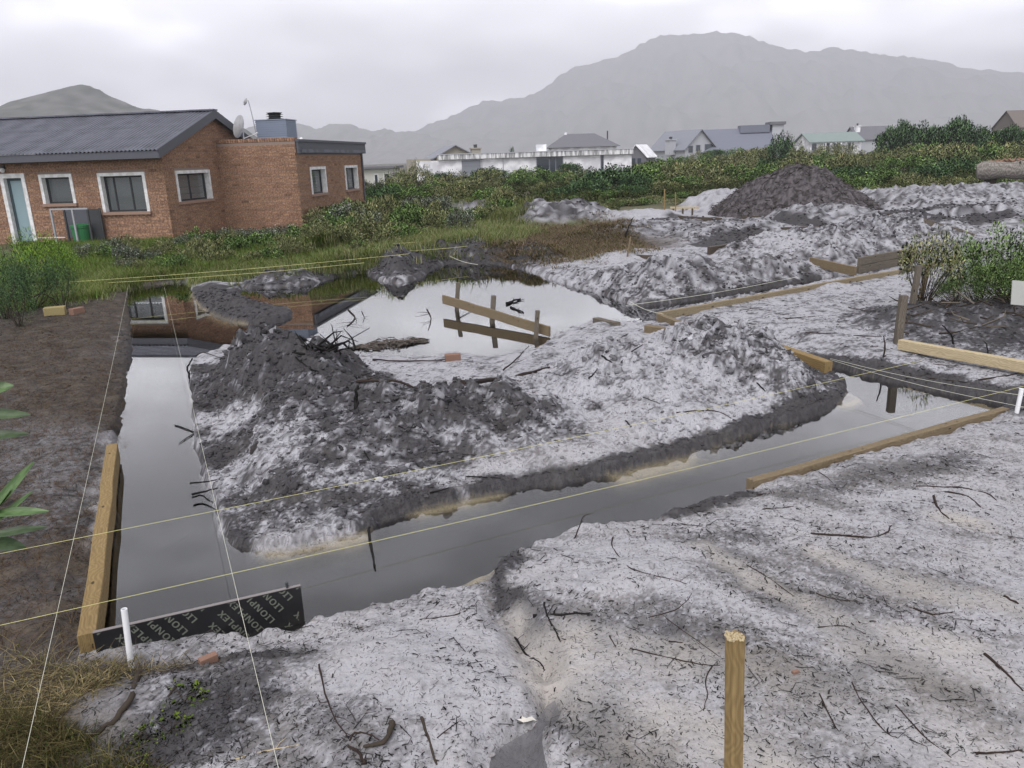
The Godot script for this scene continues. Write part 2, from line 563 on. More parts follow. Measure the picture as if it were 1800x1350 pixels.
	# washed smooth beige sand
	for r in [
		[960, 1180, 1250, 1300, 0.18, 1.0], [1250, 1300, 1420, 1400, 0.25, 0.9], [1000, 1110, 1250, 1160, 0.2, 0.85], [1250, 1160, 1330, 1200, 0.1, 0.6], [1230, 950, 1330, 1010, 0.1, 0.9], [1330, 1010, 1480, 1090, 0.1, 0.9], [1430, 960, 1560, 1010, 0.1, 0.95], [1560, 1010, 1800, 1060, 0.16, 0.95], [1480, 1090, 1700, 1130, 0.16, 0.8],
		[1660, 900, 1720, 910, 0.14, 0.9], [1500, 1130, 1800, 1200, 0.2, 0.6], [900, 1060, 960, 1160, 0.1, 1.0], [1080, 1270, 1200, 1350, 0.25, 0.5], [1400, 1200, 1800, 1330, 0.35, 0.55]]:
		splat(f_wet, r[0], r[1], r[2], r[3], r[4], r[5], 0.9, 1)
	# a channel washed through the near bank, and the puddle that fills its upper end
	splat(f_mound, 870, 1035, 955, 1150, 0.10, -0.10, 1.0)
	splat(f_mound, 940, 1170, 960, 1200, 0.09, -0.07, 1.0)
	splat(f_mound, 900, 1290, 930, 1400, 0.14, -0.11, 1.0)
	splat(f_mound, 960, 1215, 915, 1290, 0.08, -0.09, 1.0)
	splat(f_mound, 250, 1142, 545, 1080, 0.12, -0.085, 1.0)      # scraped away in front of the shutter board
	# shallows
	for r in [[790, 1030, 850, 1020, 0.16, 1.0], [480, 965, 640, 945, 0.1, 0.8], [560, 955, 640, 940, 0.08, 1.0], [740, 895, 860, 870, 0.09, 0.9], [1100, 838, 1240, 806, 0.13, 1.0], [1240, 806, 1420, 752, 0.12, 0.8], [1490, 705, 1500, 698, 0.16, 1.0], [1300, 875, 1240, 895, 0.1, 0.9], [450, 1105, 600, 1100, 0.1, 0.7], [560, 1100, 460, 1115, 0.08, 0.9],
		[760, 625, 900, 622, 0.5, 0.8], [900, 615, 960, 605, 0.3, 0.9], [640, 622, 700, 622, 0.3, 0.8], [405, 570, 370, 555, 0.25, 1.0], [350, 545, 330, 520, 0.2, 0.9]]:
		splat(f_bed, r[0], r[1], r[2], r[3], r[4] * 1.25, r[5], 0.8, 1, 0.0)
	# brown litter: along the back and on the left bank
	for r in [[230, 490, 60, 600, 1.2, 0.9], [60, 600, 150, 700, 0.9, 0.85], [40, 660, 120, 640, 0.5, 0.9], [930, 440, 1120, 430, 1.2, 1.0], [960, 415, 1080, 405, 1.2, 0.9], [600, 440, 800, 400, 1.6, 0.8], [0, 1000, 120, 960, 0.4, 0.9], [40, 1100, 120, 1060, 0.3, 0.9], [0, 1250, 60, 1330, 0.4, 1.0], [100, 1180, 330, 1150, 0.14, 0.9]]:
		splat(f_brown, r[0], r[1], r[2], r[3], r[4], r[5], 0.9, 1)
	for r in [[40, 740, 150, 760, 0.45, -0.2], [0, 800, 120, 830, 0.4, -0.15], [100, 620, 160, 615, 0.35, -0.2], [120, 1110, 20, 1120, 0.2, -0.1], [60, 900, 140, 860, 0.25, 0.1]]:
		splat(f_dark, r[0], r[1], r[2], r[3], r[4], r[5], 1.0, 1)
	var la := gp(226, 508, 0.0)
	var lb := gp(165, 1112, 0.0)
	left_a = Vector2(la.x, la.z)
	var d := (Vector2(lb.x, lb.z) - left_a).normalized()
	left_n = Vector2(-d.y, d.x)
	if left_n.x > 0:
		left_n = -left_n

func left_bank(x: float, z: float) -> float:     # metres to the left of the left trench, negative elsewhere
	return (Vector2(x, z) - left_a).dot(left_n)

func far_height(x: float, z: float) -> float:
	var d := Vector2(x, z).length()
	var h := 0.22
	h += smoothstep(12.0, 45.0, x - z * 0.12) * 0.7 * smoothstep(24.0, 60.0, -z)
	h += n_a.get_noise_2d(x * 0.12, z * 0.12) * 0.35 * smoothstep(28.0, 70.0, d)
	h -= smoothstep(60.0, 400.0, d) * 1.0
	return h

func height_at(x: float, z: float, fine := true) -> float:
	if x <= GX0 or z <= GZ0 or x >= GX0 + (NX - 1) * CELL or z > -0.6:
		return far_height(x, z) + n_b.get_noise_2d(x, z) * 0.04
	var sd := samp(f_sd, x, z)
	var lump := samp(f_lump, x, z)
	var mound := samp(f_mound, x, z)
	var wet := samp(f_wet, x, z)
	var c := n_c.get_noise_2d(x, z)
	var b := n_b.get_noise_2d(x, z)
	var g := n_g.get_noise_2d(x, z)
	sd += b * 0.035 + c * 0.03
	var rough := (1.0 - 0.85 * wet) * (1.0 - 0.5 * (1.0 - smoothstep(0.3, 0.6, lump)))
	var inland := smoothstep(0.0, 0.75, sd)
	var base := far_height(x, z) - 0.10 * smoothstep(-19.0, -15.0, z) + b * 0.03 * rough
	base += maxf(mound, 0.0) * (1.0 + 0.22 * b + 0.22 * g) * inland + minf(mound, 0.0)
	if fine:
		var up := minf(0.4, maxf(mound, 0.0))
		var near_c := 1.0 - 0.75 * smoothstep(8.0, 15.0, -z)
		var near_d := 1.0 - smoothstep(8.0, 14.0, -z)
		var near_f := 1.0 - smoothstep(4.5, 7.0, -z)
		var lumps := maxf(0.0, g) * 0.085 * lump * (0.3 + 1.0 * up)
		var dd := n_d.get_noise_2d(x, z)
		lumps += maxf(-0.1, c) * (0.006 + 0.014 * lump * lump * (0.5 + up)) * rough * near_c
		lumps += dd * (0.002 + 0.005 * lump) * rough * near_d
		lumps += n_f.get_noise_2d(x, z) * (0.0008 + 0.0035 * lump) * rough * near_f
		base += lumps
	if sd > 0.6:
		return base
	if sd >= 0.0:
		var lip := minf(base, 0.058 + 0.03 * b + 0.025 * c)
		return lerpf(-0.004, lerpf(lip, base, smoothstep(0.02, 0.40, sd)), smoothstep(-0.008, 0.03, sd))
	var bed := samp(f_bed, x, z)
	var deep := lerpf(-0.42, -0.032, bed)
	return lerpf(-0.005, deep + b * lerpf(0.03, 0.010, bed), smoothstep(0.0, lerpf(0.14, 0.3, bed), -sd))

func ground_color(x: float, z: float, y: float) -> Color:
	var sand := Color(0.41, 0.407, 0.438)
	var grey := Color(0.225, 0.223, 0.243)
	var dark := Color(0.055, 0.053, 0.058)
	var q := Vector3(x, y * 1.6, z)
	var e := n_e.get_noise_3dv(q)
	var b := n_b.get_noise_2d(x + 31.0, z)
	var c := n_c.get_noise_3dv(q)
	var d := n_d.get_noise_3dv(q)
	var inside := x > GX0 and z > GZ0 and x < GX0 + (NX - 1) * CELL and z < -0.6
	if not inside:
		var s := Color(0.09, 0.09, 0.05).lerp(Color(0.14, 0.125, 0.085), clampf(0.5 + b * 0.9 + d * 0.4, 0, 1))
		return s
	var dk := samp(f_dark, x, z)
	var wet := samp(f_wet, x, z)
	var brown := samp(f_brown, x, z)
	var lb := left_bank(x, z) + b * 0.15
	var lump := samp(f_lump, x, z)
	var f := n_f.get_noise_3dv(q)
	# on the open sand the litter lies in drifts drawn out along the wash
	var u := x * 0.80 + z * 0.60
	var w := -x * 0.60 + z * 0.80
	w += 0.10 * n_b.get_noise_2d(x * 0.7 + 5.0, z * 0.7)
	var drift := n_b.get_noise_2d(u * 0.5, w * 1.7) + 0.5 * n_c.get_noise_2d(u * 0.4, w * 1.6)
	var open := (1.0 - smoothstep(0.4, 0.75, lump)) * smoothstep(-6.5, -5.0, z) * (1.0 - smoothstep(0.62, 1.0, dk))
	var t := dk * 1.3 - 0.66 + lerpf(e * (0.3 + 0.35 * lump) + c * 0.38, drift * 0.45 + c * 0.16, open) + d * lerpf(0.5, 0.5, open) + f * lerpf(0.38, 0.55, open) + b * 0.1
	var k := smoothstep(-0.42, 0.42, t)
	k = lerpf(k, 0.12 + k * 0.72, open)
	var col := sand.lerp(grey, smoothstep(0.05, 0.6, k)).lerp(dark, smoothstep(0.5, 1.0, k))
	# washed sand
	var beige := Color(0.43, 0.40, 0.37).lerp(Color(0.35, 0.338, 0.335), clampf(0.5 + b + c * 0.4, 0, 1))
	col = col.lerp(beige, clampf(maxf(wet * 1.2 - 0.08, 0.22 * open) + d * 0.2, 0, 1) * 0.92)
	# left bank: black earth with ash and litter
	var lw := smoothstep(-0.05, 0.1, lb)
	if z > -2.9:
		lw *= smoothstep(-2.5, -2.9, z + (x + 1.9) * 0.5)
	if lw > 0.0:
		var soil := Color(0.036, 0.032, 0.032).lerp(Color(0.20, 0.193, 0.203), clampf(0.55 - dk * 1.1 + e * 0.6 + d * 0.75 + n_f.get_noise_3dv(q) * 0.5, 0, 1))
		col = col.lerp(soil, lw)
	col = col.lerp(Color(0.11, 0.087, 0.065).lerp(Color(0.055, 0.047, 0.043), clampf(0.5 + c * 1.2 + d * 0.6, 0, 1)), clampf(brown * 1.2 + e * 0.3, 0, 1) * 0.9)
	# overgrown ground behind the plot
	var green := smoothstep(-15.5, -17.0, z + (x + 5.0) * 0.35 + b * 0.8) * smoothstep(3.4, 1.8, x + (z + 20.0) * 0.10 + b)
	green = maxf(green, smoothstep(-26.0, -28.0, z - (x - 6.0) * 0.05 + b) * (1.0 - smoothstep(7.0, 9.0, x + b)))
	green = maxf(green, smoothstep(-32.0, -34.0, z + b))
	green = maxf(green, smoothstep(2.2, 3.0, lb) * smoothstep(-9.5, -11.0, z))
	green *= 1.0 - smoothstep(0.06, 0.2, samp(f_mound, x, z) + b * 0.1)
	col = col.lerp(Color(0.085, 0.10, 0.04).lerp(Color(0.14, 0.12, 0.075), clampf(0.5 + e * 1.3 + d * 0.5, 0, 1)), green)
	# the flooded bed is yellow sand
	var sd := samp(f_sd, x, z)
	if sd < 0.25 and sd > -3.0:
		if y < 0.0:
			col = col.lerp(Color(0.46, 0.39, 0.24), smoothstep(0.0, -0.02, y) * clampf(samp(f_bed, x, z) * 1.4 + d * 0.3, 0, 1))
	return col

func strip(V: PackedVector3Array, C: PackedColorArray, N: PackedVector3Array, I: PackedInt32Array, x0: float, x1: float, z0: float, z1: float, step: float) -> void:
	var nx := int(ceil((x1 - x0) / step)) + 1
	var nz := int(ceil((z1 - z0) / step)) + 1
	var at := V.size()
	var hs := PackedFloat32Array()
	hs.resize(nx * nz)
	for j in nz:
		for i in nx:
			hs[j * nx + i] = height_at(x0 + i * step, z0 + j * step)
	for j in nz:
		for i in nx:
			var x := x0 + i * step
			var z := z0 + j * step
			var h := hs[j * nx + i]
			V.append(Vector3(x, h, z))
			C.append(ground_color(x, z, h))
			var dx := hs[j * nx + mini(i + 1, nx - 1)] - hs[j * nx + maxi(i - 1, 0)]
			var dz := hs[mini(j + 1, nz - 1) * nx + i] - hs[maxi(j - 1, 0) * nx + i]
			N.append(Vector3(-dx, 2.0 * step, -dz).normalized())
	for j in nz - 1:
		for i in nx - 1:
			var a := at + j * nx + i
			I.append(a); I.append(a + 1); I.append(a + nx)
			I.append(a + 1); I.append(a + nx + 1); I.append(a + nx)

func make_ground() -> void:
	var V := PackedVector3Array()
	var C := PackedColorArray()
	var N := PackedVector3Array()
	var I := PackedInt32Array()
	var q := 1.0
	strip(V, C, N, I, -3.4, 4.2, -4.7, -0.9, 0.0105 * q)
	strip(V, C, N, I, -6.2, 6.0, -7.6, -4.69, 0.018 * q)
	strip(V, C, N, I, -9.5, 9.0, -11.6, -7.58, 0.032 * q)
	strip(V, C, N, I, -13.0, 13.0, -17.6, -11.57, 0.055 * q)
	strip(V, C, N, I, -24.0, 24.0, -38.0, -17.55, 0.13 * q)
	strip(V, C, N, I, -90.0, 90.0, -130.0, -37.9, 1.2)
	strip(V, C, N, I, -1500.0, 1500.0, -3300.0, -129.0, 60.0)
	strip(V, C, N, I, -90.0, -23.95, -38.1, 10.0, 1.2)
	strip(V, C, N, I, 23.95, 90.0, -38.1, 10.0, 1.2)
	for b in [[-3.4, 4.2, -4.7], [-6.2, 6.0, -7.6], [-9.5, 9.0, -11.6], [-13.0, 13.0, -17.6]]:
		var far: float = b[2]
		var near: float = {-4.7: -0.9, -7.6: -4.69, -11.6: -7.58, -17.6: -11.57}[far]
		strip(V, C, N, I, -24.0, b[0] + 0.02, far, near + 0.02, 0.3)
		strip(V, C, N, I, b[1] - 0.02, 24.0, far, near + 0.02, 0.3)
	strip(V, C, N, I, -24.0, 24.0, -0.92, 10.0, 0.5)
	var arr := []
	arr.resize(Mesh.ARRAY_MAX)
	arr[Mesh.ARRAY_VERTEX] = V
	arr[Mesh.ARRAY_NORMAL] = N
	arr[Mesh.ARRAY_COLOR] = C
	arr[Mesh.ARRAY_INDEX] = I
	var mesh := ArrayMesh.new()
	mesh.add_surface_from_arrays(Mesh.PRIMITIVE_TRIANGLES, arr)
	var m := tinted(0.8, 0.35)
	m.albedo_texture = sand_image()
	m.uv1_triplanar = true
	m.uv1_world_triplanar = true
	m.uv1_scale = Vector3(0.83, 0.83, 0.83)
	m.normal_enabled = true
	m.normal_texture = bump_tex(0.03, 4, 21, 768, 9.0)
	m.normal_scale = 0.8
	struct("ground", mesh, m)
	print("ground verts ", V.size())

func make_water() -> void:
	var st := st_new()
	for y in [0.0, -0.0015]:          # the surface, and a second sheet added just below to strengthen the mirrored sky
		quad(st, Vector3(-9.4, y, -2.3), Vector3(-9.4, y, -18.5), Vector3(9.4, y, -18.5), Vector3(9.4, y, -2.3))
	var m := mat(lin(0.02, 0.02, 0.02, 0.01), 0.015, 0.5)
	m.transparency = BaseMaterial3D.TRANSPARENCY_ALPHA
	struct("water", done(st), m)
	# what makes it dark is the water itself: brown, peaty, silty
	var fog := FogVolume.new()
	fog.name = "water_silt"
	fog.shape = RenderingServer.FOG_VOLUME_SHAPE_BOX
	fog.size = Vector3(18.4, 0.6, 16.0)
	fog.position = Vector3(0, -0.307, -10.4)
	var fm := FogMaterial.new()
	fm.density = 11.0
	fm.albedo = Color(0.06, 0.05, 0.045)
	fog.material = fm
	fog.set_meta("kind", "stuff")
	add_child(fog)
	# the small puddle near the stake
	var pts := PackedVector2Array()
	for p in [[810, 1352], [845, 1320], [890, 1290], [935, 1265], [960, 1225], [975, 1215], [985, 1240], [1000, 1260], [985, 1300], [960, 1352], [930, 1400], [820, 1400]]:
		var w := gp(p[0], p[1], 0.12)
		pts.append(Vector2(w.x, w.z))
	var s2 := st_new()
	var tr := Geometry2D.triangulate_polygon(pts)
	for k in range(0, tr.size(), 3):
		var a := pts[tr[k]]
		var b := pts[tr[k + 1]]
		var c := pts[tr[k + 2]]
		tri(s2, Vector3(a.x, puddle_y, a.y), Vector3(b.x, puddle_y, b.y), Vector3(c.x, puddle_y, c.y))
	var pm := mat(lin(0.085, 0.08, 0.085, 0.62), 0.02, 0.5)
	pm.transparency = BaseMaterial3D.TRANSPARENCY_ALPHA
	struct("puddle_water", done(s2), pm)

var puddle_y := 0.078

# ---------------------------------------------------------------- hills
func hill(called: String, crest: Array, dist: float, depth: float, seed_: int, col: Color, col2: Color) -> void:
	# a ridge through the crest directions at that distance, sloping to the plain on both sides, with gullies and crags
	var n := noise(0.006, 5, seed_)
	var n2 := noise(0.03, 4, seed_ + 3)
	var tops := []
	for c in crest:
		tops.append(at_z(c[0], c[1], -dist))
	var cols := 220
	var rows := 46
	var V := PackedVector3Array()
	var C := PackedColorArray()
	var I := PackedInt32Array()
	var x0: float = tops[0].x
	var x1: float = tops[-1].x
	for i in cols + 1:
		var x := lerpf(x0, x1, float(i) / cols)
		var k := 0
		while k < tops.size() - 2 and tops[k + 1].x < x:
			k += 1
		var t: float = (x - tops[k].x) / (tops[k + 1].x - tops[k].x)
		var top: float = lerpf(tops[k].y, tops[k + 1].y, t) + n2.get_noise_2d(x, 7.0) * dist * 0.004
		for j in rows + 1:
			var s := (float(j) / rows) * 2.0 - 0.8         # -0.8 behind the crest to 1.2 in front
			var fall := absf(s) / (0.8 if s < 0 else 1.2)
			var y := top * pow(1.0 - fall, 1.25)
			var z := -dist + s * depth
			var g := n.get_noise_2d(x, z * 0.7) * 0.35 + absf(n2.get_noise_2d(x, z)) * 0.12
			y += top * g * fall * (1.0 - fall) * 2.2
			V.append(Vector3(x, y - 2.0, z))
			var w := clampf(0.5 + n2.get_noise_2d(x * 1.7, z * 2.0 + y) * 1.6, 0, 1)
			C.append(col.lerp(col2, w))
	for i in cols:
		for j in rows:
			var a := i * (rows + 1) + j
			I.append(a); I.append(a + 1); I.append(a + rows + 1)
			I.append(a + 1); I.append(a + rows + 2); I.append(a + rows + 1)
	var arr := []
	arr.resize(Mesh.ARRAY_MAX)
	arr[Mesh.ARRAY_VERTEX] = V
	arr[Mesh.ARRAY_COLOR] = C
	arr[Mesh.ARRAY_INDEX] = I
	var am := ArrayMesh.new()
	am.add_surface_from_arrays(Mesh.PRIMITIVE_TRIANGLES, arr)
	var st := SurfaceTool.new()
	st.create_from(am, 0)
	st.generate_normals()
	struct(called, st.commit(), tinted(0.95, 0.1))

func make_hills() -> void:
	var g := Color(0.195, 0.20, 0.195)
	var r := Color(0.245, 0.243, 0.24)
	hill("hill", [[-260, 290], [-60, 270], [0, 240], [28, 205], [45, 188], [72, 167], [88, 161], [105, 162], [120, 152], [130, 146], [150, 141], [168, 147], [188, 160], [215, 173], [250, 184], [290, 189], [330, 191], [380, 203], [430, 222], [490, 262], [560, 288]], 700.0, 300.0, 81, Color(0.075, 0.085, 0.07), Color(0.15, 0.147, 0.14))
	hill("mountain_ridge", [[330, 260], [400, 235], [440, 222], [480, 212], [520, 214], [560, 222], [590, 214], [610, 216], [640, 226], [690, 226], [740, 232], [800, 245], [900, 262], [980, 275]], 1900.0, 600.0, 82, g, r)
	hill("mountain", [[560, 285], [640, 262], [700, 240], [735, 225], [770, 210], [800, 200], [830, 183], [850, 175], [890, 172], [930, 165], [950, 157], [975, 135], [1000, 118], [1030, 107], [1080, 96], [1110, 82], [1130, 70], [1160, 58], [1220, 54], [1260, 53], [1310, 58], [1345, 70], [1390, 85], [1420, 86], [1460, 81], [1490, 82], [1560, 94], [1640, 103], [1690, 118], [1760, 124], [1850, 130], [2000, 170], [2300, 230]], 2600.0, 1000.0, 83, g, r)

# ---------------------------------------------------------------- materials shared by many things
func make_materials() -> void:
	M.wood = []
	for k in 3:
		var m := mat(Color(1, 1, 1), 0.75, 0.3)
		m.albedo_texture = wood_image(41 + k, [lin(0.17, 0.115, 0.05), lin(0.13, 0.098, 0.06), lin(0.17, 0.135, 0.085)][k], [lin(0.27, 0.195, 0.09), lin(0.21, 0.165, 0.105), lin(0.29, 0.24, 0.16)][k], 2)
		M.wood.append(m)
	M.pale_wood = mat(Color(1, 1, 1), 0.7, 0.3)
	M.pale_wood.albedo_texture = wood_image(51, lin(0.33, 0.27, 0.16), lin(0.50, 0.42, 0.28), 3)
	M.grey_wood = mat(Color(1, 1, 1), 0.85, 0.2)
	M.grey_wood.albedo_texture = wood_image(52, lin(0.09, 0.075, 0.06), lin(0.17, 0.15, 0.125), 4)
	M.wet_wood = mat(Color(1, 1, 1), 0.55, 0.4)
	M.wet_wood.albedo_texture = wood_image(53, lin(0.045, 0.035, 0.027), lin(0.09, 0.07, 0.05), 3)
	M.white = mat(lin(0.72, 0.72, 0.73), 0.6, 0.3)
	M.white.albedo_texture = noise_tex(0.02, 3, 61, Color(0.90, 0.90, 0.89), Color(1, 1, 1), 256)
	M.white.uv1_triplanar = true
	M.black_frame = mat(lin(0.03, 0.032, 0.036), 0.5, 0.4)
	M.glass = mat(lin(0.3, 0.34, 0.36, 0.16), 0.03, 0.5)
	M.glass.transparency = BaseMaterial3D.TRANSPARENCY_ALPHA
	M.mortar = mat(lin(0.24, 0.19, 0.165), 0.95, 0.1)
	M.inside = mat(lin(0.5, 0.5, 0.48), 0.95, 0.1)
	M.brick = tinted(0.9, 0.15)
	M.brick.albedo_texture = noise_tex(0.05, 4, 62, Color(0.72, 0.72, 0.72), Color(1, 1, 1), 256)
	M.brick.uv1_triplanar = true
	M.brick.uv1_world_triplanar = true
	M.brick.uv1_scale = Vector3(1.3, 1.3, 1.3)
	M.roof = mat(lin(0.135, 0.142, 0.172), 0.5, 0.5)
	M.roof.metallic = 0.35
	M.roof.albedo_texture = noise_tex(0.01, 4, 63, Color(0.82, 0.82, 0.82), Color(1, 1, 1), 512)
	M.roof.uv1_triplanar = true
	M.roof.uv1_scale = Vector3(0.35, 0.35, 0.35)
	M.fascia = mat(lin(0.085, 0.088, 0.105), 0.55, 0.4)
	M.fascia_light = mat(lin(0.16, 0.168, 0.21), 0.55, 0.4)
	M.clad = mat(lin(0.20, 0.235, 0.30), 0.5, 0.4)
	M.dark_metal = mat(lin(0.035, 0.038, 0.042), 0.5, 0.5)
	M.grey_metal = mat(lin(0.3, 0.31, 0.33), 0.45, 0.5)
	M.pvc = mat(lin(0.74, 0.75, 0.77), 0.35, 0.5)
	M.bark = tinted(0.9, 0.15)
	M.char = mat(lin(0.018, 0.016, 0.016), 0.8, 0.3)
	M.char.albedo_texture = noise_tex(0.08, 3, 64, Color(0.55, 0.55, 0.55), Color(1, 1, 1), 128)
	M.twig = mat(lin(0.035, 0.026, 0.022), 0.85, 0.2)
	M.branch = mat(lin(0.052, 0.042, 0.034), 0.9, 0.15)
	M.string = mat(lin(0.62, 0.60, 0.26), 0.7, 0.3)
	M.string_white = mat(lin(0.6, 0.6, 0.5), 0.7, 0.3)
	M.leaf = tinted(0.7, 0.15)
	M.leaf.backlight_enabled = true
	M.leaf.backlight = Color(0.7, 0.85, 0.45)
	M.grass = tinted(0.8, 0.15)
	M.grass.backlight_enabled = true
	M.grass.backlight = Color(0.7, 0.75, 0.4)
	M.loose = tinted(0.9, 0.15)

# ---------------------------------------------------------------- the brick house
func wall_slab(parent: Node, o: Vector3, u: Vector3, n: Vector3, ln: float, top: Callable, holes: Array, thick: float) -> MeshInstance3D:
	# a wall from o along u, facing n, its height given by top(distance), with rectangular holes [x0, y0, x1, y1]
	var st := st_new()
	var xs := [0.0, ln]
	for h in holes:
		xs.append(h[0]); xs.append(h[2])
	for k in int(ln / 0.5):
		xs.append(k * 0.5)
	xs.sort()
	for k in xs.size() - 1:
		var a: float = xs[k]
		var b: float = xs[k + 1]
		if b - a < 1e-4:
			continue
		var mid := (a + b) * 0.5
		var bands := [[0.0, 1e9]]
		for h in holes:
			if mid > h[0] and mid < h[2]:
				bands = [[0.0, h[1]], [h[3], 1e9]]
		for s in bands:
			var ya: float = minf(s[1], top.call(a))
			var yb: float = minf(s[1], top.call(b))
			var p := [o + u * a + Vector3.UP * s[0], o + u * a + Vector3.UP * ya, o + u * b + Vector3.UP * yb, o + u * b + Vector3.UP * s[0]]
			var back := -n * thick
			quad(st, p[0], p[1], p[2], p[3])
			quad(st, p[3] + back, p[2] + back, p[1] + back, p[0] + back)
			quad(st, p[1], p[1] + back, p[2] + back, p[2])
			quad(st, p[0] + back, p[0], p[3], p[3] + back)
			quad(st, p[0], p[0] + back, p[1] + back, p[1])
			quad(st, p[2], p[2] + back, p[3] + back, p[3])
	return obj("wall", done(st), M.mortar, parent)

func lay_bricks(wall: Node, o: Vector3, u: Vector3, n: Vector3, ln: float, top: Callable, holes: Array, tone: Color, single: int, seen_from: float) -> int:
	# running bond, 222 x 73 mm bricks proud of the mortar by 8 mm; the first "single" beyond seen_from are objects
	var xf := []
	var cols := []
	var r := RandomNumberGenerator.new()
	r.seed = int(ln * 100) + 3
	var nz := noise(1.1, 2, int(ln * 10))
	var made := 0
	var basis := Basis(u, Vector3.UP, n)
	var course := 0
	var y := 0.0
	while y < 4.2:
		var x := -0.116 if course % 2 else 0.0
		while x < ln:
			var a := maxf(x, 0.0)
			var b := minf(x + 0.222, ln)
			var cut := [[a, b]]
			for h in holes:
				if y + 0.073 > h[1] - 0.002 and y < h[3] + 0.002:
					var nxt := []
					for c in cut:
						if c[1] <= h[0] or c[0] >= h[2]:
							nxt.append(c)
						else:
							if h[0] - c[0] > 0.0: nxt.append([c[0], h[0]])
							if c[1] - h[2] > 0.0: nxt.append([h[2], c[1]])
					cut = nxt
			for c in cut:
				if c[1] - c[0] < 0.03 or y + 0.073 > minf(top.call(c[0]), top.call(c[1])):
					continue
				var mid: float = (c[0] + c[1]) * 0.5
				var t := Transform3D(basis.scaled_local(Vector3(c[1] - c[0], 0.073, 0.05)), o + u * mid + Vector3.UP * (y + 0.0365) + n * (-0.017 + r.randf() * 0.003))
				var v := clampf(0.5 + 0.35 * r.randfn() * 0.6 + nz.get_noise_2d(mid * 2.0, y * 3.0) * 0.7, 0, 1)
				var col := Color(tone.r * lerpf(0.85, 1.13, v), tone.g * lerpf(0.83, 1.14, v), tone.b * lerpf(0.85, 1.12, v))
				if r.randf() < 0.04:
					col = col * 0.75
				col.a = 1.0
				if made < single and mid > seen_from:
					var bo := obj("brick", brick_mesh, brick_mats[int(v * 3.99)], wall)
					bo.transform = t
					made += 1
				else:
					xf.append(t)
					cols.append(col)
			x += 0.232
		y += 0.083
		course += 1
	copies("brickwork", brick_mesh, M.brick, xf, cols, wall)
	return made

var brick_mesh: ArrayMesh
var brick_mats := []

func window(parent: Node, o: Vector3, u: Vector3, n: Vector3, h: Array, style := 0) -> void:
	# white plaster surround, recessed dark frame with panes, brick sill; h is the hole [x0, y0, x1, y1]
	var w := Node3D.new()
	w.name = "window"
	parent.add_child(w, true)
	w.transform = Transform3D(Basis(u, Vector3.UP, n), o)
	var x0: float = h[0]
	var y0: float = h[1]
	var x1: float = h[2]
	var y1: float = h[3]
	var b := 0.085
	var st := st_new()
	box(st, Vector3(x0, y0, -0.14), Vector3(x0 + b, y1 - b, 0.03))
	box(st, Vector3(x1 - b, y0, -0.14), Vector3(x1, y1 - b, 0.03))
	box(st, Vector3(x0, y1 - b, -0.14), Vector3(x1, y1, 0.032))
	obj("surround", done(st), M.white, w)
	if style != 2:
		var s2 := st_new()
		box(s2, Vector3(x0 - 0.02, y0 - 0.075, -0.14), Vector3(x1 + 0.02, y0 - 0.002, 0.07))
		obj("sill", done(s2), M.sill, w)
	var fx0 := x0 + b
	var fx1 := x1 - b
	var fy1 := y1 - b
	var f := 0.045
	var z := -0.12
	var s3 := st_new()
	box(s3, Vector3(fx0, y0, z - 0.05), Vector3(fx0 + f, fy1, z))
	box(s3, Vector3(fx1 - f, y0, z - 0.05), Vector3(fx1, fy1, z))
	box(s3, Vector3(fx0 + f, fy1 - f, z - 0.05), Vector3(fx1 - f, fy1, z - 0.002))
	box(s3, Vector3(fx0 + f, y0, z - 0.05), Vector3(fx1 - f, y0 + f, z - 0.002))
	obj("frame", done(s3), M.black_frame if style != 2 else M.teal, w)
	var cuts := [fx0 + f]
	if style == 0:
		cuts.append(fx0 + (fx1 - fx0) * 0.5)
	elif style == 1:
		cuts.append(fx0 + (fx1 - fx0) * 0.22)
		cuts.append(fx0 + (fx1 - fx0) * 0.62)
	cuts.append(fx1 - f)
	for k in range(1, cuts.size() - 1):
		obj("mullion", box_mesh(Vector3(cuts[k] - 0.018, y0 + f, z - 0.046), Vector3(cuts[k] + 0.018, fy1 - f, z - 0.006)), M.black_frame, w)
	for k in cuts.size() - 1:
		obj("pane", box_mesh(Vector3(cuts[k] + 0.004, y0 + f, z - 0.032), Vector3(cuts[k + 1] - 0.004, fy1 - f, z - 0.026)), M.glass if style != 2 else M.frosted, w)
	if style == 0 or style == 3:
		# burglar bars behind the glass
		for k in 3:
			var yy := lerpf(y0, fy1, (k + 1) / 4.0)
			obj("bar", tube_mesh([Vector3(fx0 + f, yy, z - 0.09), Vector3(fx1 - f, yy, z - 0.09)], [0.007, 0.007], 5), M.black_frame, w)

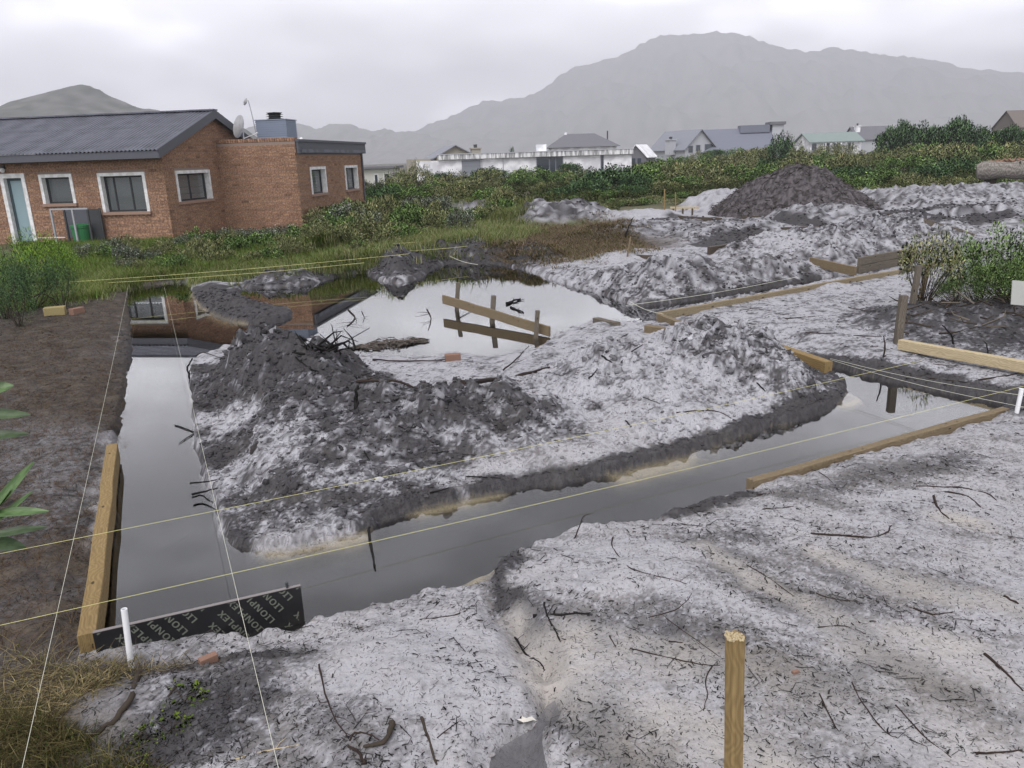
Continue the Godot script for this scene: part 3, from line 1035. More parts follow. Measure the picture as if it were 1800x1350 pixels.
func make_brick_house() -> void:
	M.sill = mat(lin(0.28, 0.19, 0.15), 0.9, 0.15)
	M.teal = mat(lin(0.05, 0.075, 0.085), 0.5, 0.4)
	M.frosted = mat(lin(0.22, 0.31, 0.34), 0.35, 0.5)
	brick_mesh = soft_box(Vector3.ONE, 0.03)
	for k in 4:
		var bm := mat(lin(0.35 * (0.82 + 0.12 * k), 0.215 * (0.8 + 0.12 * k), 0.145 * (0.82 + 0.11 * k)), 0.9, 0.15)
		bm.albedo_texture = M.brick.albedo_texture
		bm.uv1_triplanar = true
		bm.uv1_world_triplanar = true
		brick_mats.append(bm)
	var c := gp(306, 425, 0.2)
	c.y = 0.12
	var t := thing("brick_house", "single-storey brown brick house with grey ribbed metal roof and white-rimmed windows", "house", c, deg_to_rad(-8.0))
	var X := Vector3(1, 0, 0)
	var Z := Vector3(0, 0, 1)
	var tone := Color(0.35, 0.215, 0.145)
	# front wall, from 7.5 m left of the corner
	var L := 7.5
	var hf := [[L - 4.72, 0.05, L - 4.09, 1.94], [L - 3.62, 1.16, L - 2.64, 1.93], [L - 1.90, 0.90, L - 0.53, 1.92], [L - 7.1, 0.9, L - 5.6, 1.92]]
	var flat := func(_x: float) -> float: return 2.45
	var o := Vector3(-L, 0, 0)
	var w := wall_slab(t, o, X, Z, L, flat, hf, 0.22)
	lay_bricks(w, o + Z * 0.0, X, Z, L, flat, hf, tone, 200, L - 4.9)
	window(t, o, X, Z, hf[1], 4)
	window(t, o, X, Z, hf[2], 1)
	window(t, o, X, Z, hf[3], 0)
	# door
	var dr := Node3D.new()
	dr.name = "door"
	t.add_child(dr)
	dr.position = o
	var d: Array = hf[0]
	var st := st_new()
	box(st, Vector3(d[0] - 0.06, d[1], -0.14), Vector3(d[0] + 0.05, d[3] - 0.08, 0.03))
	box(st, Vector3(d[2] - 0.05, d[1], -0.14), Vector3(d[2] + 0.06, d[3] - 0.08, 0.03))
	box(st, Vector3(d[0] - 0.06, d[3] - 0.08, -0.14), Vector3(d[2] + 0.06, d[3] + 0.04, 0.032))
	obj("surround", done(st), M.white, dr)
	st = st_new()
	box(st, Vector3(d[0] + 0.05, d[1], -0.14), Vector3(d[0] + 0.12, d[3] - 0.08, -0.09))
	box(st, Vector3(d[2] - 0.12, d[1], -0.14), Vector3(d[2] - 0.05, d[3] - 0.08, -0.09))
	box(st, Vector3(d[0] + 0.12, d[3] - 0.15, -0.14), Vector3(d[2] - 0.12, d[3] - 0.08, -0.092))
	box(st, Vector3(d[0] + 0.12, d[1], -0.14), Vector3(d[2] - 0.12, d[1] + 0.1, -0.092))
	obj("frame", done(st), M.teal, dr)
	obj("pane", box_mesh(Vector3(d[0] + 0.12, d[1] + 0.1, -0.125), Vector3(d[2] - 0.12, d[3] - 0.15, -0.11)), M.frosted, dr)
	# gable wall: faces +x, runs back
	var hg := [[0.52, 1.10, 2.36, 1.92]]
	var rise := func(s: float) -> float: return 3.49 - absf(s - 2.78) * 0.345
	# seen from outside the wall runs from its back end to the front corner
	var G := 5.56
	var gh := []
	for h in hg:
		gh.append([G - h[2], h[1], G - h[0], h[3]])
	var rise_b := func(s: float) -> float: return rise.call(G - s)
	var og := Vector3(0, 0, -G)
	var wg := wall_slab(t, og, Z, X, G, rise_b, gh, 0.22)
	lay_bricks(wg, og, Z, X, G, rise_b, gh, tone, 60, G - 2.9)
	window(t, og, Z, X, gh[0], 0)
	# tall screen wall
	var os := Vector3(0.002, 0, -3.0)
	var tall := func(_x: float) -> float: return 2.64
	var ws := wall_slab(t, os, X, Z, 2.45, tall, [], 0.22)
	lay_bricks(ws, os, X, Z, 2.45, tall, [], tone, 40, 1.2)
	var rl := Node3D.new()
	rl.name = "coping"
	t.add_child(rl)
	for k in 32:
		var b := obj("brick", brick_mesh, brick_mats[(k * 7) % 4], rl)
		b.transform = Transform3D(Basis.from_scale(Vector3(0.066, 0.105, 0.23)), os + Vector3(0.04 + k * 0.0765, 2.70, -0.11))
	# wing
	var ow := Vector3(2.45, 0, -9.05)
	var hw := [[9.05 - 5.26, 1.08, 9.05 - 3.93, 1.9], [9.05 - 8.46, 1.08, 9.05 - 7.1, 1.9]]
	var low := func(_x: float) -> float: return 2.3
	var ww := wall_slab(t, ow, Z, X, 6.05, low, hw, 0.22)
	var up_wall := func(x: float) -> float: return 2.3 if x < 5.8 else 2.64
	lay_bricks(ww, ow, Z, X, 6.05, up_wall, hw, tone, 0, 0)
	window(t, ow, Z, X, hw[0], 3)
	window(t, ow, Z, X, hw[1], 3)
	# the walls nobody sees, and the floor
	var sb := st_new()
	box(sb, Vector3(-L, 0, -5.56), Vector3(-0.2, 2.3, -5.36))
	box(sb, Vector3(-L, 0, -5.36), Vector3(-L + 0.2, 2.3, -0.23))
	box(sb, Vector3(0.2, 0, -9.05), Vector3(2.22, 2.3, -8.85))
	box(sb, Vector3(-L + 0.2, 0.0, -5.36), Vector3(-0.23, 0.04, -0.23))
	box(sb, Vector3(-0.2, 0, -8.85), Vector3(0.0, 2.3, -5.6))
	obj("back_wall", done(sb), M.inside, t)
	# ribbed metal roof, two slopes
	for side in [1.0, -1.0]:
		var rs := st_new()
		var pitch := 0.115
		var n := int((L + 0.9) / pitch * 6.0)
		var prev := []
		for i in n + 1:
			var x := -L - 0.5 + (L + 0.72) * i / n
			var ph := fposmod(x / pitch, 1.0)
			var y := 0.028 * (1.0 if ph < 0.34 else (1.0 - (ph - 0.34) / 0.16 if ph < 0.5 else (0.0 if ph < 0.84 else (ph - 0.84) / 0.16)))
			var zr := -2.78
			var ze: float = zr + side * 3.25
			var ye := 3.56 - 3.25 * 0.345
			var a := Vector3(x, 3.56 + y, zr)
			var b := Vector3(x, ye + y, ze)
			if prev:
				if side > 0:
					quad(rs, prev[1], prev[0], a, b)
				else:
					quad(rs, b, a, prev[0], prev[1])
			prev = [a, b]
		obj("roof", done(rs), M.roof, t)
	var rf: Node = t.get_node("roof")
	obj("ridge_cap", box_mesh(Vector3(-L - 0.5, 3.565, -2.92), Vector3(0.23, 3.605, -2.64)), M.roof, rf)
	obj("fascia", box_mesh(Vector3(-L - 0.5, 2.25, 0.40), Vector3(0.22, 2.435, 0.44)), M.fascia, rf)
	var sf := st_new()
	box(sf, Vector3(-L - 0.5, 2.38, 0.0), Vector3(0.2, 2.41, 0.398))
	obj("soffit", done(sf), M.fascia, rf)
	for side in [1.0, -1.0]:
		var bs := st_new()
		var a := Vector3(0.222, 3.59, -2.78)
		var b := Vector3(0.222, 3.59 - 3.22 * 0.345, -2.78 + side * 3.22)
		var dn := Vector3(0, -0.24, 0)
		var q := [a, b, b + dn, a + dn]
		var bk := Vector3(-0.03, 0, 0)
		quad(bs, q[0], q[1], q[2], q[3])
		quad(bs, q[3] + bk, q[2] + bk, q[1] + bk, q[0] + bk)
		quad(bs, q[0], q[0] + bk, q[1] + bk, q[1])
		quad(bs, q[2], q[2] + bk, q[3] + bk, q[3])
		quad(bs, q[1], q[1] + bk, q[2] + bk, q[2])
		obj("barge_board", done(bs), M.fascia, rf)
		var us := st_new()
		quad(us, a + Vector3(-0.03, -0.10, 0), a + Vector3(-0.23, -0.10, 0), b + Vector3(-0.23, -0.10, 0), b + Vector3(-0.03, -0.10, 0))
		obj("soffit", done(us), M.fascia, rf)
	# flat wing roof with deep fascia
	var wr := obj("wing_roof", box_mesh(Vector3(0.0, 2.32, -9.35), Vector3(2.55, 2.42, -3.25)), M.roof, t)
	obj("fascia", box_mesh(Vector3(2.47, 2.30, -9.4), Vector3(2.53, 2.63, -3.05)), M.fascia, wr)
	obj("edge_trim", box_mesh(Vector3(2.44, 2.63, -9.42), Vector3(2.57, 2.70, -3.03)), M.fascia, wr)
	obj("rain_pipe", tube_mesh([Vector3(2.50, 2.3, -9.0), Vector3(2.50, 0.1, -9.0)], [0.035, 0.035], 8), M.fascia, wr)
	# clad chimney with a stacked cowl
	var ch := Node3D.new()
	ch.name = "chimney"
	t.add_child(ch)
	ch.position = Vector3(1.2, 0, -4.7)
	var cs := st_new()
	var rows := 14
	for k in rows:
		var y0 := 2.4 + k * 0.066
		box(cs, Vector3(-0.5, y0, -0.4), Vector3(0.5, y0 + 0.045, 0.4))
		box(cs, Vector3(-0.487, y0 + 0.045, -0.387), Vector3(0.487, y0 + 0.066, 0.387))
	obj("cladding", done(cs), M.clad, ch)
	obj("cap", box_mesh(Vector3(-0.52, 3.324, -0.42), Vector3(0.52, 3.35, 0.42)), M.clad, ch)
	var prof := [Vector2(0.16, 3.35)]
	for k in 3:
		var y := 3.37 + k * 0.062
		prof.append_array([Vector2(0.18, y), Vector2(0.27, y + 0.012), Vector2(0.18, y + 0.026)])
	prof.append_array([Vector2(0.25, 3.56), Vector2(0.02, 3.58)])
	var cw := obj("cowl", lathe(prof, 18), M.dark_metal, ch)
	cw.position = Vector3(-0.02, 0, 0)
	# white globe lamp by the door
	var lp := thing("wall_lamp", "white globe wall lamp above the glazed door of the brick house", "lamp", t.transform * Vector3(-4.6, 2.09, 0.02), deg_to_rad(-8.0))
	obj("bracket", box_mesh(Vector3(-0.05, 0.02, -0.02), Vector3(0.05, 0.1, 0.05)), M.dark_metal, lp)
	var gl := SphereMesh.new()
	gl.radius = 0.065
	gl.height = 0.13
	obj("globe", gl, M.white, lp).position = Vector3(0, -0.02, 0.06)
	# satellite dish standing on the screen wall
	var sd := thing("satellite_dish", "pale round satellite dish tilted above the brick screen wall", "satellite dish", t.transform * Vector3(0.62, 2.66, -3.5), deg_to_rad(-8.0))
	var pr := []
	for k in 7:
		pr.append(Vector2(0.34 * k / 6.0 + 0.001, 0.09 * pow(k / 6.0, 2.0)))
	var ds := obj("reflector", lathe(pr, 24), M.white, sd)
	ds.transform = Transform3D(Basis(Vector3(0, 0, 1), deg_to_rad(74)).scaled(Vector3(1, 1, 1)), Vector3(0, 0.45, 0))
	obj("mast", tube_mesh([Vector3(0.02, 0.0, 0), Vector3(0.05, 0.42, 0)], [0.02, 0.02], 8), M.grey_metal, sd)
	obj("feed_arm", tube_mesh([Vector3(0.02, 0.12, 0), Vector3(0.42, 0.24, 0.02), Vector3(0.50, 0.28, 0.02)], [0.014, 0.012, 0.025], 6), M.white, sd)
	# thin mast with a small white grid antenna
	var an := thing("antenna_mast", "thin mast with small white round antenna fixed to the clad chimney", "antenna", t.transform * Vector3(0.69, 2.95, -4.28), deg_to_rad(-8.0))
	obj("mast", tube_mesh([Vector3(0, 0, 0), Vector3(-0.04, 0.45, 0), Vector3(-0.12, 0.98, 0)], [0.016, 0.014, 0.012], 6), M.grey_metal, an)
	var pa := []
	for k in 6:
		pa.append(Vector2(0.11 * k / 5.0 + 0.001, 0.04 * pow(k / 5.0, 2.0)))
	var ar := obj("reflector", lathe(pa, 16), M.white, an)
	ar.transform = Transform3D(Basis(Vector3(0, 0, 1), deg_to_rad(66)), Vector3(-0.17, 0.92, 0.02))
	var vp := thing("roof_vent", "little white ball vent on the flat wing roof edge", "vent", t.transform * Vector3(2.3, 2.44, -3.9), 0)
	obj("pipe", tube_mesh([Vector3.ZERO, Vector3(0, 0.24, 0)], [0.025, 0.025], 8), M.dark_metal, vp)
	var g2 := SphereMesh.new()
	g2.radius = 0.055
	g2.height = 0.11
	obj("ball", g2, M.white, vp).position = Vector3(0, 0.28, 0)
	# gas-bottle cage against the wall, and the green bin inside
	var cg := thing("wire_cage", "open grey-framed mesh cage against the brick wall beside the large window", "cage", t.transform * Vector3(-2.98, 0.0, 0.62), deg_to_rad(-8.0))
	var W := 1.05
	for p in [[0.0, 0.0], [0.62, 0.0], [W, 0.0], [0.0, -0.5], [W, -0.5]]:
		obj("post", box_mesh(Vector3(p[0] - 0.022, 0, p[1] - 0.022), Vector3(p[0] + 0.022, 1.02, p[1] + 0.022)), M.grey_metal if p[1] == 0.0 and p[0] < 0.9 else M.dark_metal, cg)
	obj("top_rail", box_mesh(Vector3(-0.022, 1.02, -0.022), Vector3(W + 0.022, 1.06, 0.022)), M.grey_metal, cg)
	obj("side_panel", box_mesh(Vector3(0.66, 0.03, -0.5), Vector3(W - 0.03, 1.0, -0.485)), M.dark_metal, cg)
	obj("back_panel", box_mesh(Vector3(0.03, 0.25, -0.52), Vector3(0.655, 1.0, -0.505)), M.fascia, cg)
	obj("lower_rail", box_mesh(Vector3(-0.5, 0.30, 0.024), Vector3(0.3, 0.32, 0.044)), M.white, cg)
	var gb := thing("green_bin", "green plastic bin standing inside the wire cage", "bin", t.transform * Vector3(-2.42, 0.0, 0.36), deg_to_rad(-8.0))
	M.green = mat(lin(0.03, 0.16, 0.06), 0.5, 0.4)
	obj("body", lathe([Vector2(0.001, 0), Vector2(0.19, 0.0), Vector2(0.22, 0.52), Vector2(0.235, 0.53), Vector2(0.235, 0.57)], 20), M.green, gb)
	obj("lid", lathe([Vector2(0.24, 0.571), Vector2(0.24, 0.60), Vector2(0.12, 0.64), Vector2(0.001, 0.645)], 20), M.green, gb)

# ---------------------------------------------------------------- houses behind the scrub
func gable_house(called: String, label: String, pos: Vector3, turn: float, w: float, d: float, eave: float, ridge: float, wall_m: Material, roof_m: Material, wins: Array, over := 0.35, ridge_along_x := true, door := []) -> Node3D:
	# centred on its base; the ridge runs along x, or along z when the gable faces the viewer
	var t := thing(called, label, "house", pos, turn)
	var hx := w * 0.5
	var hz := d * 0.5
	var st := st_new()
	box(st, Vector3(-hx, -0.6, -hz), Vector3(hx, eave, hz))
	if ridge_along_x:
		for s in [-1.0, 1.0]:
			tri(st, Vector3(hx * s, eave, -hz), Vector3(hx * s, ridge, 0), Vector3(hx * s, eave, hz))
	else:
		for s in [-1.0, 1.0]:
			tri(st, Vector3(-hx, eave, hz * s), Vector3(0, ridge, hz * s), Vector3(hx, eave, hz * s))
	obj("wall", done(st), wall_m, t)
	for s in [-1.0, 1.0]:
		var rs := st_new()
		var th := 0.12
		if ridge_along_x:
			var drop := (ridge - eave) / hz * over
			var a := Vector3(-hx - over, ridge + th, 0)
			var b := Vector3(hx + over, ridge + th, 0)
			var c := Vector3(hx + over, eave - drop + th, s * (hz + over))
			var e := Vector3(-hx - over, eave - drop + th, s * (hz + over))
			slab(rs, a, b, c, e, th)
		else:
			var drop := (ridge - eave) / hx * over
			var a := Vector3(0, ridge + th, -hz - over)
			var b := Vector3(0, ridge + th, hz + over)
			var c := Vector3(s * (hx + over), eave - drop + th, hz + over)
			var e := Vector3(s * (hx + over), eave - drop + th, -hz - over)
			slab(rs, a, b, c, e, th)
		obj("roof", done(rs), roof_m, t)
	for wn in wins:
		far_window(t, wn[0], wn[1], wn[2], wn[3], hz)
	return t

func slab(st: SurfaceTool, a: Vector3, b: Vector3, c: Vector3, d: Vector3, th: float) -> void:
	var n := Vector3(0, -th, 0)
	quad(st, a, b, c, d)
	quad(st, d + n, c + n, b + n, a + n)
	quad(st, a, a + n, b + n, b)
	quad(st, b, b + n, c + n, c)
	quad(st, c, c + n, d + n, d)
	quad(st, d, d + n, a + n, a)

func far_window(t: Node, x0: float, y0: float, x1: float, y1: float, z: float, frame_m: Material = null) -> void:
	var st := st_new()
	var f := 0.07
	box(st, Vector3(x0 - f, y0 - f, z - 0.05), Vector3(x0, y1 + f, z + 0.06))
	box(st, Vector3(x1, y0 - f, z - 0.05), Vector3(x1 + f, y1 + f, z + 0.06))
	box(st, Vector3(x0, y1, z - 0.05), Vector3(x1, y1 + f, z + 0.058))
	box(st, Vector3(x0, y0 - f, z - 0.05), Vector3(x1, y0, z + 0.058))
	var w := obj("window", done(st), frame_m if frame_m else M.fascia_light, t)
	obj("pane", box_mesh(Vector3(x0, y0, z - 0.03), Vector3(x1, y1, z + 0.02)), M.far_glass, w)

func chimney(t: Node, x: float, z: float, y0: float, y1: float, s: float, m: Material) -> void:
	var c := obj("chimney", box_mesh(Vector3(x - s, y0, z - s), Vector3(x + s, y1, z + s)), m, t)
	obj("cap", box_mesh(Vector3(x - s * 1.25, y1, z - s * 1.25), Vector3(x + s * 1.25, y1 + 0.14, z + s * 1.25)), m, c)
	obj("pot", lathe([Vector2(s * 0.4, 0), Vector2(s * 0.4, 0.3), Vector2(s * 0.55, 0.36), Vector2(s * 0.02, 0.42)], 10), M.dark_metal, c).position = Vector3(x, y1 + 0.14, z)

func make_far_houses() -> void:
	M.far_glass = mat(lin(0.035, 0.045, 0.055), 0.12, 0.5)
	M.cream = mat(lin(0.50, 0.50, 0.45), 0.9, 0.1)
	M.plaster = mat(lin(0.82, 0.82, 0.84), 0.9, 0.1)
	M.plaster.albedo_texture = noise_tex(0.006, 4, 66, Color(0.86, 0.86, 0.87), Color(1, 1, 1), 512)
	M.plaster.uv1_triplanar = true
	M.plaster.uv1_scale = Vector3(0.2, 0.2, 0.2)
	M.stained = mat(lin(0.7, 0.7, 0.71), 0.9, 0.1)
	var si := Image.create(512, 64, false, Image.FORMAT_RGB8)        # dark run-off streaks below the parapet edge
	var sn := noise(0.06, 3, 67)
	for y in 64:
		for x in 512:
			var v := clampf(0.85 + 0.6 * sn.get_noise_2d(x, y * 0.15) + 0.3 * sn.get_noise_2d(x * 4.0, y * 0.4), 0.6, 1.0)
			si.set_pixel(x, y, Color(v, v, v))
	M.stained.albedo_texture = ImageTexture.create_from_image(si)
	M.stained.uv1_triplanar = true
	M.stained.uv1_scale = Vector3(0.08, 0.5, 0.08)
	M.grey_wall = mat(lin(0.42, 0.43, 0.46), 0.9, 0.1)
	M.beige = mat(lin(0.36, 0.33, 0.28), 0.9, 0.1)
	M.slate = mat(lin(0.15, 0.15, 0.165), 0.8, 0.2)
	M.light_roof = mat(lin(0.21, 0.22, 0.25), 0.7, 0.3)
	M.blue_roof = mat(lin(0.15, 0.16, 0.20), 0.6, 0.4)
	M.green_roof = mat(lin(0.20, 0.25, 0.235), 0.6, 0.4)
	M.brown_roof = mat(lin(0.16, 0.14, 0.13), 0.9, 0.1)
	# long white flat-roofed house
	var z := -75.0
	var a := at_z(772, 279, z)
	var b := at_z(1112, 268, z)
	var base := 0.0
	var t := thing("flat_roofed_house", "long low white flat-roofed house with grey garage door behind the scrub", "house", Vector3(a.x, base, z), deg_to_rad(1.5))
	var W := b.x - a.x
	var px := func(x: float) -> float: return at_z(x, 275, z).x - a.x
	obj("wall", box_mesh(Vector3(0, -0.6, -9), Vector3(W, 2.12, 0)), M.plaster, t)
	var slabm := obj("parapet", box_mesh(Vector3(-0.15, 2.12, -9.2), Vector3(W + 0.1, 2.56, 0.35)), M.stained, t)
	obj("coping", box_mesh(Vector3(-0.2, 2.56, -9.25), Vector3(W + 0.15, 2.62, 0.40)), M.grey_wall, slabm)
	for k in [px.call(846.0), px.call(884.0)]:
		obj("rain_pipe", tube_mesh([Vector3(k, 0, 0.06), Vector3(k, 2.1, 0.06)], [0.05, 0.05], 6), M.grey_wall, t)
	var gd := obj("garage_door", box_mesh(Vector3(px.call(811.0), -0.3, 0.004), Vector3(px.call(844.0), 2.02, 0.05)), M.light_roof, t)
	for k in 4:
		obj("panel", box_mesh(Vector3(px.call(811.0) + 0.06, -0.05 + k * 0.51, 0.05), Vector3(px.call(844.0) - 0.06, 0.42 + k * 0.51, 0.07)), M.light_roof, gd)
	far_window(t, px.call(944.0), 0.2, px.call(965.0), 2.05, 0.0)
	far_window(t, px.call(967.0), 0.2, px.call(976.0), 2.05, 0.0)
	far_window(t, px.call(978.0), 0.2, px.call(989.0), 2.05, 0.0)
	far_window(t, px.call(1058.0), 0.2, px.call(1061.0), 2.05, 0.0)
	obj("lean_to", box_mesh(Vector3(-2.2, -0.6, -5), Vector3(-0.02, 2.05, -0.4)), M.plaster, t)
	obj("chimney", box_mesh(Vector3(px.call(946.0), 2.62, -3.0), Vector3(px.call(964.0), 3.25, -2.0)), M.plaster, t)
	# houses behind it
	var p := at_z(787, 275, -98.0)
	var h1 := gable_house("gabled_house", "beige gabled house with grey roof and chimney behind the white flat-roofed house", Vector3(p.x + 0.3, 0.1, -98), deg_to_rad(14), 4.6, 7.0, 2.35, 3.55, M.beige, M.light_roof, [[-0.6, 0.6, 0.5, 1.6]], 0.5, false)
	chimney(h1, 3.4, -1.0, 0.0, 3.2, 0.55, M.beige)
	obj("side_wing", box_mesh(Vector3(-5.0, -0.5, -3), Vector3(-2.32, 2.2, 2.5)), M.beige, h1)
	p = at_z(1022, 262, -105.0)
	var hip := thing("hipped_house", "house with broad dark grey hipped roof behind the white flat-roofed house", "house", Vector3(p.x, 0.1, -105), 0)
	var hw := 4.6
	obj("wall", box_mesh(Vector3(-hw + 0.5, -0.6, -3.5), Vector3(hw - 0.5, 3.1, 3.5)), M.plaster, hip)
	var rs := st_new()
	var e := [Vector3(-hw, 3.05, 4.0), Vector3(hw, 3.05, 4.0), Vector3(hw, 3.05, -4.0), Vector3(-hw, 3.05, -4.0)]
	var ra := Vector3(-2.05, 4.75, 0)
	var rb := Vector3(1.7, 4.75, 0)
	quad(rs, e[0], ra, rb, e[1])
	quad(rs, e[2], rb, ra, e[3])
	tri(rs, e[1], rb, e[2])
	tri(rs, e[3], ra, e[0])
	quad(rs, e[0], e[1], e[2], e[3])
	var hr := obj("roof", done(rs), M.slate, hip)
	obj("ridge_vent", box_mesh(Vector3(-2.2, 4.6, -0.2), Vector3(-1.9, 4.95, 0.2)), M.plaster, hr)
	obj("flue", tube_mesh([Vector3(3.4, 3.3, 0), Vector3(3.4, 5.0, 0)], [0.09, 0.09], 6), M.dark_metal, hr)
	obj("antenna", tube_mesh([Vector3(-3.0, 3.2, 1), Vector3(-3.0, 4.3, 1)], [0.05, 0.05], 5), M.grey_metal, hr)
	# small flat house beside the brick wing
	p = at_z(658, 300, -62.0)
	var sm := thing("cottage", "small cream cottage with thin dark flat roof beside the brick house", "house", Vector3(p.x, 0.0, -62), 0)
	obj("wall", box_mesh(Vector3(-2.6, -0.5, -4), Vector3(1.45, 1.62, 0)), M.cream, sm)
	obj("roof", box_mesh(Vector3(-2.9, 1.62, -4.3), Vector3(1.75, 1.78, 0.4)), M.slate, sm)
	far_window(sm, 0.0, 0.35, 0.22, 1.15, 0.0, M.white)
	far_window(sm, 0.75, 0.3, 1.15, 1.2, 0.0, M.white)
	# right-hand group
	p = at_z(1127, 270, -118.0)
	gable_house("cabin", "small dark gabled cabin with white barge boards beyond the flat-roofed house", Vector3(p.x, 0.0, -118), deg_to_rad(-30), 3.0, 4.0, 1.8, 3.3, M.slate, M.plaster, [[-0.8, 0.6, -0.1, 1.5], [0.2, 0.6, 0.8, 1.5]], 0.3, false)
	p = at_z(1196, 265, -130.0)
	var g3 := gable_house("two_storey_house", "pale grey two-storey gabled house with white roof edges beside the long blue-grey roof", Vector3(p.x + 0.3, -0.6, -130), deg_to_rad(24), 5.6, 9.0, 3.4, 6.0, M.grey_wall, M.light_roof, [[-2.1, 2.7, -1.4, 3.6], [-0.7, 2.9, 0.0, 3.7], [1.0, 2.9, 2.9 - 0.3, 3.8], [1.1, 0.4, 2.4, 1.2]], 0.45, false)
	chimney(g3, -3.4, 1.5, 2.4, 4.6, 0.6, M.grey_wall)
	p = at_z(1290, 262, -128.0)
	var g4 := gable_house("long_roofed_house", "house under a long steep blue-grey metal roof behind the scrub", Vector3(p.x - 0.2, -0.4, -130), deg_to_rad(-4), 12.0, 8.0, 2.6, 5.8, M.grey_wall, M.blue_roof, [[-5.0, 0.9, -3.6, 1.9]], 0.4, true)
	obj("dormer_roof", box_mesh(Vector3(1.4, 5.2, -1.0), Vector3(6.0, 6.35, 1.2)), M.blue_roof, g4)
	obj("deck_canopy", box_mesh(Vector3(6.0, 6.3, -2.0), Vector3(8.4, 6.75, 1.5)), M.slate, g4)
	obj("deck_wall", box_mesh(Vector3(6.4, -0.5, -2.0), Vector3(8.2, 6.3, 1.2)), M.grey_wall, g4)
	p = at_z(1455, 255, -140.0)
	var g5 := gable_house("veranda_house", "white house with pale green roof and railed veranda among the trees", Vector3(p.x, 0.6, -140), deg_to_rad(4), 9.0, 6.0, 2.6, 3.95, M.plaster, M.green_roof, [[-4.2, 1.2, -3.5, 2.2], [-2.0, 0.4, -1.2, 2.2], [-0.4, 0.4, 0.6, 2.2], [2.2, 1.3, 3.0, 2.2]], 0.4, true)
	for k in 6:
		obj("veranda_post", box_mesh(Vector3(-2.6 + k * 0.9, -0.4, 4.4), Vector3(-2.45 + k * 0.9, 2.3, 4.55)), M.plaster, g5)
	obj("railing", box_mesh(Vector3(-2.6, 0.5, 4.4), Vector3(2.0, 0.62, 4.5)), M.plaster, g5)
	p = at_z(1528, 245, -145.0)
	var g6 := gable_house("grey_roofed_house", "house with plain grey roof and stub chimney next to the green-roofed house", Vector3(p.x, 0.6, -145), deg_to_rad(2), 7.0, 6.0, 2.8, 4.9, M.grey_wall, M.slate, [], 0.3, true)
	chimney(g6, -2.9, 1.0, 2.0, 5.0, 0.4, M.plaster)
	p = at_z(1800, 215, -120.0)
	gable_house("brown_house", "brown-grey roofed house showing above the dark trees", Vector3(p.x + 0.8, 1.0, -120), 0, 7.0, 6.0, 3.2, 5.5, M.brown_roof, M.brown_roof, [], 0.2, true)

# ---------------------------------------------------------------- plants
var shrub_kinds := {}

func leaf_mesh(n: int, clumps: int, size: float, slim: float, cols: Array, seed_: int, shape := {}) -> Array:
	# [foliage, stems]: many small folded leaves in clumps through a dome of radius 1 and height 1
	var r := RandomNumberGenerator.new()
	r.seed = seed_
	var cs := []
	var spread: float = shape.get("spread", 1.0)
	var low: float = shape.get("low", 0.12)
	for k in clumps:
		var a := r.randf() * TAU
		var s := sqrt(r.randf()) * 0.82 * spread
		var roof := sqrt(maxf(0.0, 1.0 - s * s * 0.9))
		var y := lerpf(low, roof * 0.86, pow(r.randf(), shape.get("top", 0.5))) * r.randf_range(0.82, 1.06)
		cs.append([Vector3(cos(a) * s, y, sin(a) * s), r.randf_range(0.16, 0.30) * shape.get("clump", 1.0), r.randf_range(0.72, 1.25)])
	var V := PackedVector3Array()
	var N := PackedVector3Array()
	var C := PackedColorArray()
	var I := PackedInt32Array()
	for k in n:
		var c = cs[r.randi() % cs.size()]
		var d := Vector3(r.randfn(), r.randfn() * 0.9 + 0.25, r.randfn()).normalized()
		var p: Vector3 = c[0] + d * c[1] * pow(r.randf(), 0.4) * Vector3(1.0, 0.8, 1.0)
		if p.y < 0.01:
			p.y = 0.01 + r.randf() * 0.1
		var dir := (d + Vector3(r.randfn(), r.randfn() + shape.get("upright", 0.4), r.randfn()) * 0.6).normalized()
		var side := dir.cross(Vector3(r.randfn(), r.randfn(), r.randfn())).normalized()
		var nn := side.cross(dir).normalized()
		var ln := size * r.randf_range(0.6, 1.35)
		var wd := ln * slim
		var at := V.size()
		V.append(p)
		V.append(p + dir * ln * 0.5 + side * wd * 0.5 + nn * wd * 0.12)
		V.append(p + dir * ln)
		V.append(p + dir * ln * 0.5 - side * wd * 0.5 + nn * wd * 0.12)
		var pick: Color = cols[0]
		var u := r.randf()
		for q in range(1, cols.size()):
			if u < cols[q][1]:
				pick = cols[q][0]
				break
		var j: float = r.randf_range(0.65, 1.35) * c[2]
		var col := Color(pick.r * j, pick.g * j, pick.b * j)
		for q in 4:
			C.append(col)
			N.append((nn * (1.0 if nn.y > 0 else -1.0)))
		for q in [0, 1, 2, 0, 2, 3]:
			I.append(at + q)
	var arr := []
	arr.resize(Mesh.ARRAY_MAX)
	arr[Mesh.ARRAY_VERTEX] = V
	arr[Mesh.ARRAY_NORMAL] = N
	arr[Mesh.ARRAY_COLOR] = C
	arr[Mesh.ARRAY_INDEX] = I
	var mesh := ArrayMesh.new()
	mesh.add_surface_from_arrays(Mesh.PRIMITIVE_TRIANGLES, arr)
	var st := st_new()
	for k in mini(clumps, shape.get("stems", 10)):
		var c = cs[k]
		var b := Vector3(r.randfn() * 0.07, -0.03, r.randfn() * 0.07)
		var mid: Vector3 = b.lerp(c[0], 0.5) + Vector3(r.randfn(), r.randfn() * 0.3, r.randfn()) * 0.07
		var th: float = shape.get("thick", 0.018)
		tube(st, [b, mid, c[0], c[0] + (c[0] - mid) * 0.35], [th, th * 0.75, th * 0.4, th * 0.12], 5, false)
	return [mesh, done(st)]

